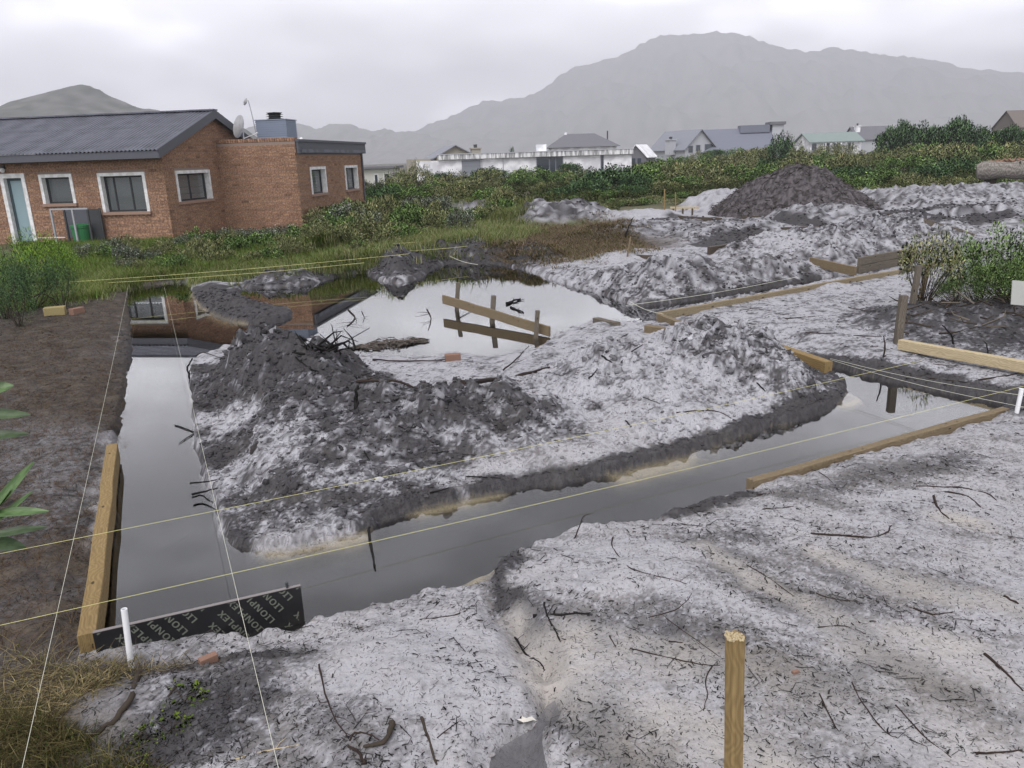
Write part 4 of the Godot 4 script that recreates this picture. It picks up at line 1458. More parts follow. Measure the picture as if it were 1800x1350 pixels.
func shrub(kind: String, pos: Vector3, w: float, h: float, turn := -1.0) -> Node3D:
	var k: Dictionary = shrub_kinds[kind]
	var m: Array = k.meshes[rng.randi() % k.meshes.size()]
	var label: String = k.label
	if label.begins_with("*"):
		label = ("low " if h < 0.85 else ("tall " if h > 1.75 else "")) + label.substr(1) + " " + place_of(pos)
	var t := thing(k.called, label, k.category, pos, turn if turn >= 0 else rng.randf() * TAU, k.group)
	var s := Vector3(w, h, w)
	obj("trunk" if k.category == "tree" else "stem", m[1], M.branch, t).scale = s
	obj("crown" if k.category == "tree" else "foliage", m[0], M.leaf, t).scale = s
	return t

func place_of(p: Vector3) -> String:
	var a := p.x / -p.z
	if p.z > -24.5 and a < -0.3:
		return "at the foot of the brick house"
	if p.z > -24.5:
		return "between the brick house wing and the pond"
	if p.z > -36.0 and a < 0.2:
		return "behind the grey heaps at the far pond edge"
	if a < 0.0:
		return "before the garage of the white house"
	if a < 0.17:
		return "before the big window of the white house"
	if a < 0.33:
		return "below the blue-grey roofed house"
	if a < 0.46:
		return "between the soil heap and green-roofed house"
	return "between the skyline trees and the felled log"

func shrub_px(kind: String, px: float, py: float, z: float, wide: float) -> Node3D:
	# its top shows at that pixel, it stands on the ground at depth z and is "wide" pixels across
	var p := at_z(px, py, z)
	var y := height_at(p.x, z, false)
	var w := wide * (-z) / FPX * 0.5
	return shrub(kind, Vector3(p.x, y - 0.03, z), w, maxf(0.3, p.y - y) / 0.98)

func kind(id: String, called: String, label: String, category: String, group: String, meshes: Array) -> void:
	shrub_kinds[id] = {"called": called, "label": label, "category": category, "group": group, "meshes": meshes}

func make_plants() -> void:
	var dk := [Color(0.129, 0.205, 0.115), [Color(0.217, 0.328, 0.155), 0.3], [Color(0.073, 0.130, 0.083), 0.55]]
	var gr := [Color(0.231, 0.337, 0.139), [Color(0.394, 0.517, 0.198), 0.3], [Color(0.138, 0.208, 0.100), 0.55]]
	var ol := [Color(0.340, 0.355, 0.184), [Color(0.530, 0.501, 0.286), 0.25], [Color(0.203, 0.225, 0.136), 0.55], [Color(0.484, 0.348, 0.262), 0.63]]
	var fl := [Color(0.248, 0.266, 0.230), [Color(0.950, 0.950, 0.950), 0.13], [Color(0.158, 0.184, 0.146), 0.5], [Color(0.319, 0.251, 0.297), 0.62]]
	var ye := [Color(0.289, 0.454, 0.104), [Color(0.462, 0.613, 0.113), 0.3], [Color(0.134, 0.270, 0.092), 0.55]]
	var gy := [Color(0.168, 0.154, 0.140), [Color(0.280, 0.266, 0.238), 0.3], [Color(0.098, 0.084, 0.077), 0.6]]
	kind("dark", "dark_shrub", "*dense dark green rounded shrub", "shrub", "dark rounded shrubs in the scrub", [leaf_mesh(4200, 44, 0.075, 0.5, dk, 101), leaf_mesh(4200, 40, 0.075, 0.5, dk, 102)])
	kind("green", "green_shrub", "*bright green leafy shrub", "shrub", "bright green shrubs in the scrub", [leaf_mesh(3600, 36, 0.08, 0.42, gr, 103), leaf_mesh(3600, 30, 0.08, 0.42, gr, 104), leaf_mesh(3200, 26, 0.09, 0.42, gr, 105)])
	kind("olive", "olive_shrub", "*dull olive wispy shrub", "shrub", "olive shrubs in the scrub", [leaf_mesh(3200, 30, 0.085, 0.24, ol, 106, {"upright": 1.2}), leaf_mesh(3200, 26, 0.085, 0.24, ol, 107, {"upright": 1.2}), leaf_mesh(2800, 22, 0.095, 0.26, ol, 108, {"upright": 1.4})])
	kind("flower", "flowering_shrub", "*grey-green shrub dotted with white flowers", "shrub", "white-flowered shrubs by the brick house", [leaf_mesh(4200, 34, 0.06, 0.4, fl, 109), leaf_mesh(4200, 30, 0.06, 0.4, fl, 110)])
	kind("yellow", "yellow_shrub", "yellow-green feathery shrub beside the glazed door of the brick house", "shrub", "yellow-green shrubs before the brick house", [leaf_mesh(6500, 40, 0.05, 0.22, ye, 111, {"upright": 1.0}), leaf_mesh(6500, 36, 0.05, 0.22, ye, 112, {"upright": 1.0})])
	kind("bank", "bank_shrub", "dark feathery green shrub on the dark bank beside the loose bricks", "shrub", "feathery shrubs beside the bricks", [leaf_mesh(8000, 44, 0.042, 0.2, gr, 113, {"upright": 0.7}), leaf_mesh(8000, 44, 0.042, 0.2, dk, 114, {"upright": 0.7})])
	kind("grey", "dry_shrub", "bare grey shrub with dead heads before the white garage", "shrub", "dry grey shrubs", [leaf_mesh(900, 26, 0.05, 0.5, gy, 115, {"thick": 0.012, "stems": 26})])
	kind("tree", "dark_tree", "dark green spreading tree on the skyline behind the scrub", "tree", "dark trees on the skyline", [leaf_mesh(5200, 40, 0.07, 0.5, dk, 116, {"low": 0.42, "thick": 0.035}), leaf_mesh(5200, 34, 0.07, 0.5, dk, 117, {"low": 0.36, "thick": 0.035})])
	# --- named places: kind, pixel of the top, depth, width in pixels
	for s in [["dark", 1080, 287, -40, 120], ["dark", 1035, 306, -38, 90], ["dark", 1120, 300, -38, 60],
		["olive", 728, 284, -58, 62], ["olive", 700, 296, -52, 60], ["dark", 665, 322, -38, 90], ["green", 640, 340, -31, 70], ["grey", 800, 290, -50, 60],
		["green", 905, 300, -52, 38], ["olive", 868, 311, -50, 34], ["green", 940, 308, -50, 40], ["green", 985, 300, -50, 44], ["green", 1015, 306, -48, 40], ["olive", 955, 318, -44, 60], ["green", 880, 324, -42, 60], ["olive", 845, 318, -46, 40],
		["green", 1140, 280, -52, 60], ["green", 1170, 272, -60, 60], ["olive", 1195, 285, -48, 60], ["green", 1235, 278, -55, 60], ["olive", 1262, 276, -58, 50], ["green", 1290, 283, -46, 70], ["olive", 1310, 262, -66, 60], ["olive", 1345, 252, -72, 60], ["dark", 1378, 230, -70, 52], ["olive", 1405, 250, -66, 40], ["green", 1340, 285, -42, 80], ["green", 1420, 285, -40, 90],
		["olive", 1440, 268, -60, 80], ["olive", 1500, 262, -58, 80], ["dark", 1500, 288, -42, 90], ["green", 1470, 300, -36, 70], ["olive", 1545, 262, -56, 90], ["olive", 1590, 256, -54, 90], ["green", 1610, 270, -48, 90], ["olive", 1650, 250, -52, 100], ["olive", 1700, 252, -50, 90], ["green", 1745, 250, -48, 100], ["dark", 1690, 272, -42, 90], ["olive", 1770, 246, -50, 90], ["olive", 1800, 250, -46, 90], ["dark", 1640, 285, -40, 80],
		["green", 1560, 292, -38, 80], ["olive", 1600, 300, -34, 70], ["green", 1520, 305, -33, 60], ["olive", 1660, 305, -32, 70], ["olive", 1690, 308, -31, 60], ["green", 1760, 312, -30, 80], ["olive", 1800, 305, -31, 70],
		["tree", 1572, 212, -66, 60], ["tree", 1598, 210, -68, 56], ["tree", 1640, 212, -66, 66], ["tree", 1678, 203, -64, 80], ["tree", 1712, 212, -63, 60], ["tree", 1750, 222, -62, 70], ["tree", 1785, 218, -60, 60],
		["flower", 605, 350, -22.5, 95], ["flower", 640, 362, -21.5, 70], ["green", 585, 372, -21, 60], ["olive", 560, 380, -20.5, 50],
		["flower", 330, 404, -18.6, 60], ["green", 352, 398, -18.8, 60], ["flower", 395, 396, -19.2, 70], ["flower", 440, 394, -19.6, 70], ["flower", 490, 388, -19.8, 80], ["green", 525, 388, -19.2, 70], ["green", 460, 402, -18.2, 70], ["green", 410, 408, -17.6, 70], ["olive", 500, 408, -17.4, 60], ["olive", 370, 415, -17.0, 60],
		["flower", 212, 416, -16.2, 46], ["olive", 236, 424, -16.4, 36],
		["yellow", 70, 398, -14.5, 90], ["yellow", 20, 402, -13.5, 90], ["yellow", 112, 420, -13.8, 50], ["bank", 35, 432, -11.6, 120], ["bank", 92, 442, -11.4, 80], ["bank", -20, 430, -10.8, 120], ["bank", 10, 462, -10.2, 80],
		["olive", 610, 395, -19, 70], ["olive", 680, 372, -23, 70], ["olive", 715, 360, -27, 80], ["green", 760, 345, -32, 70], ["olive", 800, 342, -34, 70], ["olive", 850, 345, -33, 70], ["olive", 905, 345, -32, 70], ["green", 940, 350, -30, 60], ["olive", 990, 348, -31, 70], ["olive", 1050, 352, -29, 70], ["green", 1010, 345, -34, 60], ["olive", 1100, 345, -30, 70], ["olive", 1150, 342, -31, 60], ["green", 1200, 335, -34, 70], ["olive", 1235, 330, -34, 60], ["green", 730, 330, -38, 80], ["olive", 790, 325, -42, 80], ["olive", 830, 333, -38, 80], ["green", 700, 318, -44, 70], ["olive", 1160, 315, -38, 80], ["green", 1210, 305, -42, 80], ["olive", 1260, 305, -40, 80], ["green", 1450, 320, -32, 70], ["olive", 1500, 325, -30.5, 60], ["olive", 1560, 322, -30.5, 70], ["olive", 1620, 325, -30, 60],
		["green", 655, 378, -22.5, 70], ["olive", 690, 392, -20.5, 70], ["green", 730, 375, -24, 80], ["flower", 770, 372, -25, 70], ["olive", 745, 400, -20, 60], ["green", 830, 362, -28, 80], ["olive", 880, 368, -26.5, 70], ["green", 870, 352, -30, 80], ["green", 925, 372, -26, 60], ["olive", 960, 362, -28, 60], ["green", 1010, 364, -28, 60], ["olive", 1055, 366, -27.5, 60], ["green", 1085, 352, -30, 70], ["green", 1130, 352, -30, 60], ["olive", 1190, 352, -29.5, 60], ["olive", 820, 388, -22.5, 50], ["dark", 1000, 325, -38, 80], ["dark", 1110, 322, -36, 70], ["green", 760, 318, -46, 60], ["green", 1060, 332, -36, 90]]:
		shrub_px(s[0], s[1], s[2], s[3], s[4])
	# rough weeds between the house and the trench
	for k in 46:
		var p := in_px(rng, [[150, 446], [640, 425], [640, 452], [140, 486]])
		shrub(["olive", "olive", "green", "flower"][rng.randi() % 4], p, rng.randf_range(0.2, 0.45), rng.randf_range(0.22, 0.5))
	for k in 26:
		var p := in_px(rng, [[560, 405], [790, 388], [790, 422], [560, 442]])
		shrub(["olive", "green", "olive", "green"][rng.randi() % 4], p, rng.randf_range(0.35, 0.7), rng.randf_range(0.35, 0.75))
	for k in 26:
		var p := in_px(rng, [[620, 385], [900, 360], [900, 402], [620, 420]])
		shrub(["olive", "green", "olive", "flower"][rng.randi() % 4], p, rng.randf_range(0.4, 0.8), rng.randf_range(0.45, 0.9))
	# fill the scrub further back
	var n := 0
	while n < 90:
		var z := -rng.randf_range(44, 100)
		var x := rng.randf_range(-0.12, 0.75) * (-z)
		if z < -66 and x < 20:
			continue
		var y := height_at(x, z, false)
		var hgt := rng.randf_range(0.8, 1.5) + smoothstep(15, 50, x) * 0.8
		shrub(["olive", "green", "olive", "dark"][rng.randi() % 4], Vector3(x, y - 0.03, z), rng.randf_range(1.0, 2.0), hgt)
		n += 1
	# a small dark conifer on the white house's far side
	var cp := at_z(899, 262, -110.0)
	var cf := thing("conifer", "tiny dark pointed conifer showing above the white parapet", "tree", Vector3(cp.x, 0, -110))
	obj("trunk", tube_mesh([Vector3.ZERO, Vector3(0, 3.4, 0)], [0.09, 0.03], 6), M.branch, cf)
	var cm: Array = leaf_mesh(700, 10, 0.10, 0.3, dk, 131, {"spread": 0.5, "upright": 1.5})
	obj("crown", cm[0], M.leaf, cf).transform = Transform3D(Basis.from_scale(Vector3(0.75, 3.6, 0.75)), Vector3(0, 0.3, 0))
	# --- the shrubs on the right bank
	kind("right", "fine_leaved_shrub", "dense fine-leaved green shrub at the edge of the burnt patch", "shrub", "green shrubs over the burnt patch", [leaf_mesh(9500, 64, 0.042, 0.3, gr, 118, {"upright": 0.9, "clump": 0.75, "stems": 40, "thick": 0.009}), leaf_mesh(9000, 60, 0.042, 0.3, gr, 119, {"upright": 0.9, "clump": 0.8, "stems": 40, "thick": 0.009})])
	shrub_kinds["right"].label = "dense fine-leaved green shrub overhanging the burnt patch beside the leaning posts"
	for s in [[1800, 358, -9.7, 230], [1735, 430, -9.4, 130], [1800, 430, -8.9, 170], [1690, 470, -9.3, 100]]:
		shrub_px("right", s[0], s[1], s[2], s[3])
	kind("sparse", "branchy_shrub", "sparse olive branchy shrub growing round the two leaning posts", "shrub", "", [leaf_mesh(3800, 26, 0.055, 0.34, ol, 120, {"low": 0.45, "thick": 0.013, "stems": 22})])
	shrub_px("sparse", 1640, 398, -9.5, 130)
	kind("dead", "dead_bush", "low brown dead bush under the branchy shrub on the burnt patch", "shrub", "", [leaf_mesh(1500, 20, 0.05, 0.12, [Color(0.09, 0.065, 0.045), [Color(0.15, 0.11, 0.07), 0.3], [Color(0.05, 0.04, 0.03), 0.6]], 121, {"thick": 0.012, "stems": 20})])
	shrub_px("dead", 1680, 480, -9.0, 150)
	make_grass()
	make_near_plant()

func tuft(n: int, h: float, spread: float, lean: float, wd: float, cols: Array, seed_: int) -> ArrayMesh:
	var r := RandomNumberGenerator.new()
	r.seed = seed_
	var V := PackedVector3Array()
	var N := PackedVector3Array()
	var C := PackedColorArray()
	var I := PackedInt32Array()
	for k in n:
		var a := r.randf() * TAU
		var b := Vector3(cos(a), 0, sin(a)) * spread * sqrt(r.randf())
		var a2 := r.randf() * TAU
		var out := Vector3(cos(a2), 0, sin(a2))
		var hh := h * r.randf_range(0.5, 1.15)
		var ln := lean * r.randf_range(0.4, 1.3)
		var side := out.cross(Vector3.UP) * wd * 0.5
		var col: Color = cols[r.randi() % cols.size()]
		var j := r.randf_range(0.7, 1.3)
		col = Color(col.r * j, col.g * j, col.b * j)
		var at := V.size()
		var mid := b + Vector3.UP * hh * 0.6 + out * hh * ln * 0.3
		var tip := b + Vector3.UP * hh + out * hh * ln
		for p in [b - side, b + side, mid + side * 0.8, mid - side * 0.8, tip]:
			V.append(p)
			N.append((out * 0.4 + Vector3.UP).normalized())
			C.append(col)
		for q in [0, 3, 2, 0, 2, 1, 3, 4, 2]:
			I.append(at + q)
	var arr := []
	arr.resize(Mesh.ARRAY_MAX)
	arr[Mesh.ARRAY_VERTEX] = V
	arr[Mesh.ARRAY_NORMAL] = N
	arr[Mesh.ARRAY_COLOR] = C
	arr[Mesh.ARRAY_INDEX] = I
	var mesh := ArrayMesh.new()
	mesh.add_surface_from_arrays(Mesh.PRIMITIVE_TRIANGLES, arr)
	return mesh

func lay(called: String, label: String, category: String, mesh: Mesh, m: Material, n: int, where: Callable, size: Vector2, seed_: int) -> void:
	# scatters n copies; where(rng) gives a place on the ground or INF
	var r := RandomNumberGenerator.new()
	r.seed = seed_
	var xf := []
	var cols := []
	for k in n:
		var p: Vector3 = where.call(r)
		if p.x == INF:
			continue
		var s := r.randf_range(size.x, size.y)
		xf.append(Transform3D(Basis(Vector3.UP, r.randf() * TAU).scaled(Vector3(s, s * r.randf_range(0.7, 1.25), s)), p))
		var j := r.randf_range(0.75, 1.3)
		cols.append(Color(j, j * r.randf_range(0.92, 1.06), j))
	var o := copies(called, mesh, m, xf, cols)
	tag(o, label, category)

func in_px(r: RandomNumberGenerator, quad_px: Array) -> Vector3:    # a random place in a patch of ground given by four pixels
	var a := gp(quad_px[0][0], quad_px[0][1], 0.2)
	var b := gp(quad_px[1][0], quad_px[1][1], 0.2)
	var c := gp(quad_px[2][0], quad_px[2][1], 0.2)
	var d := gp(quad_px[3][0], quad_px[3][1], 0.2)
	var u := r.randf() + r.randfn() * 0.05
	var v := r.randf() + r.randfn() * 0.12
	var p := a.lerp(b, u).lerp(d.lerp(c, u), v)
	p.y = height_at(p.x, p.z, false)
	return p

func make_grass() -> void:
	var green := [Color(0.131, 0.224, 0.057), Color(0.210, 0.289, 0.079), Color(0.158, 0.184, 0.066)]
	var tan_ := [Color(0.317, 0.295, 0.161), Color(0.223, 0.215, 0.119), Color(0.186, 0.227, 0.097), Color(0.131, 0.181, 0.075)]
	var brown := [Color(0.20, 0.15, 0.11), Color(0.13, 0.10, 0.078), Color(0.26, 0.20, 0.14), Color(0.16, 0.16, 0.08)]
	var t_green := tuft(26, 0.17, 0.14, 0.7, 0.010, green, 201)
	var t_tan := tuft(26, 0.2, 0.2, 1.0, 0.012, tan_, 202)
	var t_brown := tuft(26, 0.09, 0.24, 2.0, 0.014, brown, 203)
	lay("grass", "fresh green grass before the brick house", "grass", t_green, M.grass, 6000, func(r): return in_px(r, [[120, 440], [560, 420], [640, 448], [110, 492]]), Vector2(0.5, 1.25), 301)
	lay("lawn_grass", "short green lawn against the brick wall", "grass", tuft(20, 0.10, 0.16, 0.4, 0.012, green, 204), M.grass, 6000, func(r): return in_px(r, [[60, 433], [420, 425], [440, 440], [90, 452]]), Vector2(0.7, 1.2), 302)
	lay("dry_grass", "tan and olive grass between the shrubs behind the pond", "grass", t_tan, M.grass, 5000, func(r): return in_px(r, [[560, 398], [920, 385], [920, 425], [560, 455]]), Vector2(0.5, 1.3), 303)
	lay("verge_grass", "tan and green grass along the far bank of the trench", "grass", t_tan, M.grass, 2600, func(r): return in_px(r, [[130, 470], [640, 445], [660, 462], [150, 500]]), Vector2(0.4, 0.9), 304)
	lay("flattened_grass", "flattened brown grass patch behind the pond", "grass", t_brown, M.grass, 2600, func(r): return in_px(r, [[880, 408], [1080, 398], [1130, 440], [860, 455]]), Vector2(0.5, 1.1), 305)
	lay("scrub_undergrowth", "low mixed undergrowth between the shrubs of the scrub", "undergrowth", leaf_mesh(160, 9, 0.22, 0.4, [Color(0.096, 0.120, 0.048), [Color(0.160, 0.160, 0.080), 0.3], [Color(0.056, 0.072, 0.032), 0.6]], 206)[0], M.leaf, 7000, func(r):
		var z: float = -r.randf_range(27.0, 110.0)
		var x: float = r.randf_range(-0.28, 0.85) * (-z)
		if z > -33.0 and x > 4.0 and x < 16.0:
			return Vector3(INF, 0, 0)
		if x < -1.5 and z > -33.0:
			return Vector3(INF, 0, 0)
		return Vector3(x, height_at(x, z, false) - 0.02, z), Vector2(0.22, 0.5), 306)
	lay("bank_grass", "long green and straw grass at the foot of the feathery shrubs", "grass", tuft(24, 0.16, 0.12, 1.0, 0.007, [green[0], green[1], tan_[0], tan_[2]], 207), M.grass, 1500, func(r): return in_px(r, [[-40, 500], [215, 480], [180, 512], [-60, 545]]), Vector2(0.5, 1.2), 307)
	# straw lying about the near left corner, weeds
	lay("straw", "dry bent straw and grass lying round the end of the trench", "straw", tuft(7, 0.05, 0.05, 4.0, 0.0035, [Color(0.40, 0.33, 0.18), Color(0.30, 0.25, 0.12), Color(0.13, 0.14, 0.05), Color(0.10, 0.07, 0.04), Color(0.06, 0.045, 0.03)], 208), M.grass, 380, func(r): return in_px(r, [[-30, 1130], [300, 1125], [130, 1210], [-40, 1330]]), Vector2(0.35, 1.0), 308)
	lay("bank_straw", "sparse straw and fibres on the dark bank beside the long trench", "straw", tuft(6, 0.03, 0.08, 4.0, 0.0028, [Color(0.30, 0.25, 0.15), Color(0.16, 0.11, 0.07), Color(0.04, 0.03, 0.025), Color(0.02, 0.018, 0.017), Color(0.025, 0.02, 0.018)], 209), M.grass, 8000, func(r): return in_px(r, [[-60, 560], [215, 520], [140, 1100], [-260, 1100]]), Vector2(0.4, 1.0), 309)
	lay("corner_grass", "dark green and straw grass below the pale sand patch by the plastic pipe", "grass", tuft(14, 0.07, 0.06, 2.0, 0.004, [Color(0.05, 0.075, 0.02), Color(0.16, 0.14, 0.06), Color(0.06, 0.05, 0.025)], 210), M.grass, 260, func(r): return in_px(r, [[-30, 1240], [60, 1250], [330, 1352], [-60, 1380]]), Vector2(0.4, 1.0), 310)
	var wd: Array = leaf_mesh(150, 9, 0.16, 0.55, [Color(0.13, 0.19, 0.03), [Color(0.19, 0.23, 0.05), 0.4], [Color(0.07, 0.11, 0.02), 0.6]], 211, {"upright": 0.3})
	for p in [[325, 1232, 0.10], [300, 1285, 0.085], [262, 1300, 0.07], [240, 1345, 0.06]]:
		var g := on_ground(p[0], p[1])
		var t := thing("green_weed", "small bright green weed sprouting from dark sand by the brick chip", "weed", g, rng.randf() * TAU, "green weeds by the brick chip")
		obj("stem", wd[1], M.branch, t).scale = Vector3(p[2], p[2] * 0.8, p[2])
		obj("foliage", wd[0], M.leaf, t).scale = Vector3(p[2], p[2] * 0.8, p[2])

func big_leaf(ln: float, wd: float, curl: float) -> ArrayMesh:
	var st := st_new()
	st.set_smooth_group(0)
	var n := 9
	var prev := []
	for i in n + 1:
		var t := float(i) / n
		var w := wd * 0.5 * pow(sin(PI * clampf(t * 0.93 + 0.04, 0, 1)), 0.75) * (1.0 - 0.25 * t)
		var y := -curl * t * t
		var row := [Vector3(-w, y + w * 0.35, t * ln), Vector3(-w * 0.5, y + w * 0.12, t * ln), Vector3(0, y, t * ln), Vector3(w * 0.5, y + w * 0.12, t * ln), Vector3(w, y + w * 0.35, t * ln)]
		if i > 0:
			for k in 4:
				for p in [prev[k], row[k], row[k + 1], prev[k], row[k + 1], prev[k + 1]]:
					st.set_uv(Vector2(p.x / wd + 0.5, p.z / ln))
					st.add_vertex(p)
		prev = row
	return done(st)

func make_near_plant() -> void:
	# a leafy shoot close by on the left, most of it outside the picture
	var base := gp(-130, 1180, 0.18)
	var t := thing("leafy_sapling", "young sapling with broad glossy green leaves reaching in over the dark bank", "plant", Vector3(base.x, 0.17, base.z))
	var m := mat(lin(0.085, 0.15, 0.05), 0.42, 0.5)
	m.backlight_enabled = true
	m.backlight = Color(0.3, 0.38, 0.12)
	m.albedo_texture = noise_tex(0.02, 3, 68, Color(0.75, 0.8, 0.7), Color(1, 1, 1), 128)
	var mid := mat(lin(0.05, 0.085, 0.032), 0.45, 0.5)
	mid.backlight_enabled = true
	mid.backlight = Color(0.22, 0.3, 0.1)
	mid.albedo_texture = m.albedo_texture
	var z := base.z
	var top := at_z(-30, 640, z) - t.position
	obj("stem", tube_mesh([Vector3.ZERO, top * Vector3(0.6, 0.5, 0.5) + Vector3(0.03, 0, 0), top], [0.009, 0.007, 0.004], 6), M.branch, t)
	# root pixel, tip pixel, width m, curl, material
	for l in [[-20, 905, 60, 812, 0.05, 0.0, 0], [-15, 925, 55, 862, 0.03, 0.01, 0], [-20, 905, 82, 895, 0.05, 0.015, 0], [-25, 945, 78, 922, 0.045, 0.02, 1], [-30, 955, 45, 958, 0.07, 0.02, 1], [-30, 925, 20, 860, 0.045, 0.0, 0],
		[-35, 690, 24, 678, 0.06, 0.0, 0], [-40, 728, 52, 728, 0.045, 0.005, 1], [-40, 770, 50, 760, 0.045, 0.01, 1], [-40, 700, -5, 650, 0.04, 0.0, 0], [-60, 840, -10, 800, 0.04, 0.0, 1]]:
		var a := at_z(l[0], l[1], z + 0.02) - t.position
		var b := at_z(l[2], l[3], z + rng.randf_range(-0.03, 0.06)) - t.position
		var lf := obj("leaf", big_leaf((b - a).length(), l[4], l[5]), m if l[6] == 0 else mid, t)
		along(lf, a, b)
		lf.transform.basis = lf.transform.basis.rotated((b - a).normalized(), rng.randf_range(0.45, 1.0))
		obj("stalk", tube_mesh([Vector3(top.x * 0.8, a.y - 0.03, top.z * 0.8), a], [0.003, 0.002], 5), M.branch, t)

# ---------------------------------------------------------------- timber
var timber_n := 0

func timber(called: String, label: String, a: Vector3, b: Vector3, w: float, h: float, m: Material, category := "timber", group := "") -> Node3D:
	timber_n += 1
	var t := obj(called, bar_mesh((b - a).length(), w, h, timber_n, 0.004), m)
	along(t, a, b)
	tag(t, label, category, group)
	return t

func stake(parent: Node, base: Vector3, top: Vector3, w: float, m: Material, called := "stake") -> MeshInstance3D:
	timber_n += 1
	var o := obj(called, bar_mesh((top - base).length(), w, w, timber_n, 0.003), m, parent)
	along(o, base, top)
	o.position += o.transform.basis.y * w * 0.5
	return o

func up_to(base: Vector3, px: float, py: float) -> Vector3:    # the point straight above or beside base that shows at that pixel
	return at_z(px, py, base.z)

func make_timber() -> void:
	var y := 0.17
	timber("formwork_beam", "long wet yellow beam along the edge of the dark bank", gp(197, 780, 0.15), gp(153, 1115, 0.16), 0.075, 0.13, M.wood[0])
	timber("formwork_beam", "yellow beam edging the front trench, from the white pipe corner", gp(1318, 843, 0.10), gp(1768, 716, 0.13), 0.06, 0.10, M.wood[1])
	timber("pale_beam", "fresh pale beam on the sand running from the grey post", gp(1583, 596, 0.24), gp(1830, 640, 0.25), 0.075, 0.10, M.pale_wood)
	timber("far_trench_beam", "long thin beam along the far narrow trench", gp(1157, 549, 0.19), gp(1578, 474, 0.19), 0.05, 0.10, M.wood[2])
	timber("far_trench_beam", "shorter grey beam continuing the far narrow trench behind the branchy shrub", gp(1582, 473, 0.19), gp(1752, 438, 0.19), 0.05, 0.12, M.grey_wood)
	timber("corner_beam", "short beam closing the corner of the far narrow trench", gp(1160, 551, 0.17), gp(1207, 570, 0.17), 0.07, 0.11, M.wood[1])
	timber("bank_beam", "yellow beam on the bank behind the tall white sand mound", gp(1348, 599, 0.18), gp(1457, 636, 0.16), 0.09, 0.14, M.wood[0])
	timber("beam_offcut", "short wet offcut wedged under the yellow bank beam", gp(1378, 612, 0.07), gp(1402, 622, 0.07), 0.09, 0.12, M.wet_wood)
	timber("beam_stub", "grey beam end poking from the sand at the pond edge", gp(1047, 558, 0.12), gp(1085, 567, 0.16), 0.09, 0.12, M.grey_wood)
	timber("beam_stub", "brown board stub half buried at the top of the white sand mound", gp(1136, 571, 0.2), gp(1172, 577, 0.2), 0.08, 0.1, M.wood[1])
	for k in 2:
		timber("stacked_board", ["lower grey board of the stacked pair behind the far trench", "upper grey board of the stacked pair behind the far trench"][k], gp(1507, 484, 0.05) + Vector3(0, 0.16 + k * 0.135, 0), gp(1608, 464, 0.05) + Vector3(0, 0.16 + k * 0.135, 0), 0.05, 0.13, M.grey_wood)
	timber("edge_board", "brown board on edge meeting the stacked grey boards", gp(1424, 468, 0.10) + Vector3(0, 0.16, 0), gp(1503, 486, 0.05) + Vector3(0, 0.16, 0), 0.05, 0.15, M.wood[1])
	timber("buried_board", "weathered board half buried in white sand with a thin stake", gp(1097, 458, 0.12) + Vector3(0, 0.12, 0), gp(1152, 460, 0.12) + Vector3(0, 0.12, 0), 0.05, 0.16, M.wet_wood)
	var st0 := gp(1101, 462, 0.1)
	var s0 := obj("thin_stake", bar_mesh(0.5, 0.03, 0.03, 91), M.wood[1])
	along(s0, st0, up_to(st0, 1106, 430))
	tag(s0, "thin upright stake beside the half buried board", "stake")
	timber("charred_board", "dark charred board between the far white heaps", gp(1245, 443, 0.2) + Vector3(0, 0.1, 0), gp(1335, 430, 0.2) + Vector3(0, 0.12, 0), 0.06, 0.16, M.wet_wood)
	timber("charred_board", "dark wet board lying across the far sand beyond the charred one", gp(1372, 410, 0.2) + Vector3(0, 0.14, 0), gp(1470, 408, 0.2) + Vector3(0, 0.14, 0), 0.06, 0.16, M.wet_wood)
	var far_boards := [[1192, 404, 1268, 399, "thin dark board half sunk in the flat sand before the soil heap"], [1558, 404, 1650, 398, "dark board along the gap in the white heaps below the felled log"], [1622, 422, 1712, 414, "weathered board between white heaps behind the fine-leaved shrub"], [1300, 388, 1372, 385, "weathered board at the foot of the dark soil heap"]]
	for q in far_boards:
		var pa := gp(q[0], q[1], 0.2)
		var pb := gp(q[2], q[3], 0.2)
		pa.y = height_at(pa.x, pa.z, false) + 0.09
		pb.y = height_at(pb.x, pb.z, false) + 0.09
		timber("sunken_board", q[4], pa, pb, 0.05, 0.15, M.wet_wood if q[0] < 1600 else M.grey_wood)
	timber("edge_rail", "long brown rail along the edge of the scrub behind the plot", gp(925, 391, 0.2) + Vector3(0, 0.15, 0), gp(1165, 378, 0.2) + Vector3(0, 0.15, 0), 0.06, 0.13, M.wood[1])
	timber("edge_rail", "short pale rail in the grass before the grey heap", gp(820, 398, 0.2) + Vector3(0, 0.2, 0), gp(935, 388, 0.2) + Vector3(0, 0.2, 0), 0.05, 0.05, M.pale_wood)
	# --- setting-out board in the pond: a plank nailed to three stakes
	var b1 := gp(802, 545, 0.0)
	var pb := thing("profile_board", "plank nailed to three stakes standing in the pond", "profile board", b1)
	var ss := []
	for q in [[803, 545, 805, 497, 0.06], [865, 566, 868, 520, 0.07], [942, 592, 945, 546, 0.055]]:
		var bs := gp(q[0], q[1], 0.0)
		var tp := up_to(bs, q[2], q[3])
		var dn := bs + (bs - tp).normalized() * 0.32
		stake(pb, dn - b1, tp - b1, q[4], M.grey_wood)
		ss.append(bs)
	var pa := up_to(ss[0] + Vector3(0, 0, 0.05), 779, 518)
	var pc := up_to(ss[2] + Vector3(0, 0, 0.05), 966, 574)
	timber_n += 1
	var pl := obj("plank", bar_mesh((pc - pa).length(), 0.03, 0.125, timber_n), M.wood[1], pb)
	along(pl, pa - b1, pc - b1)
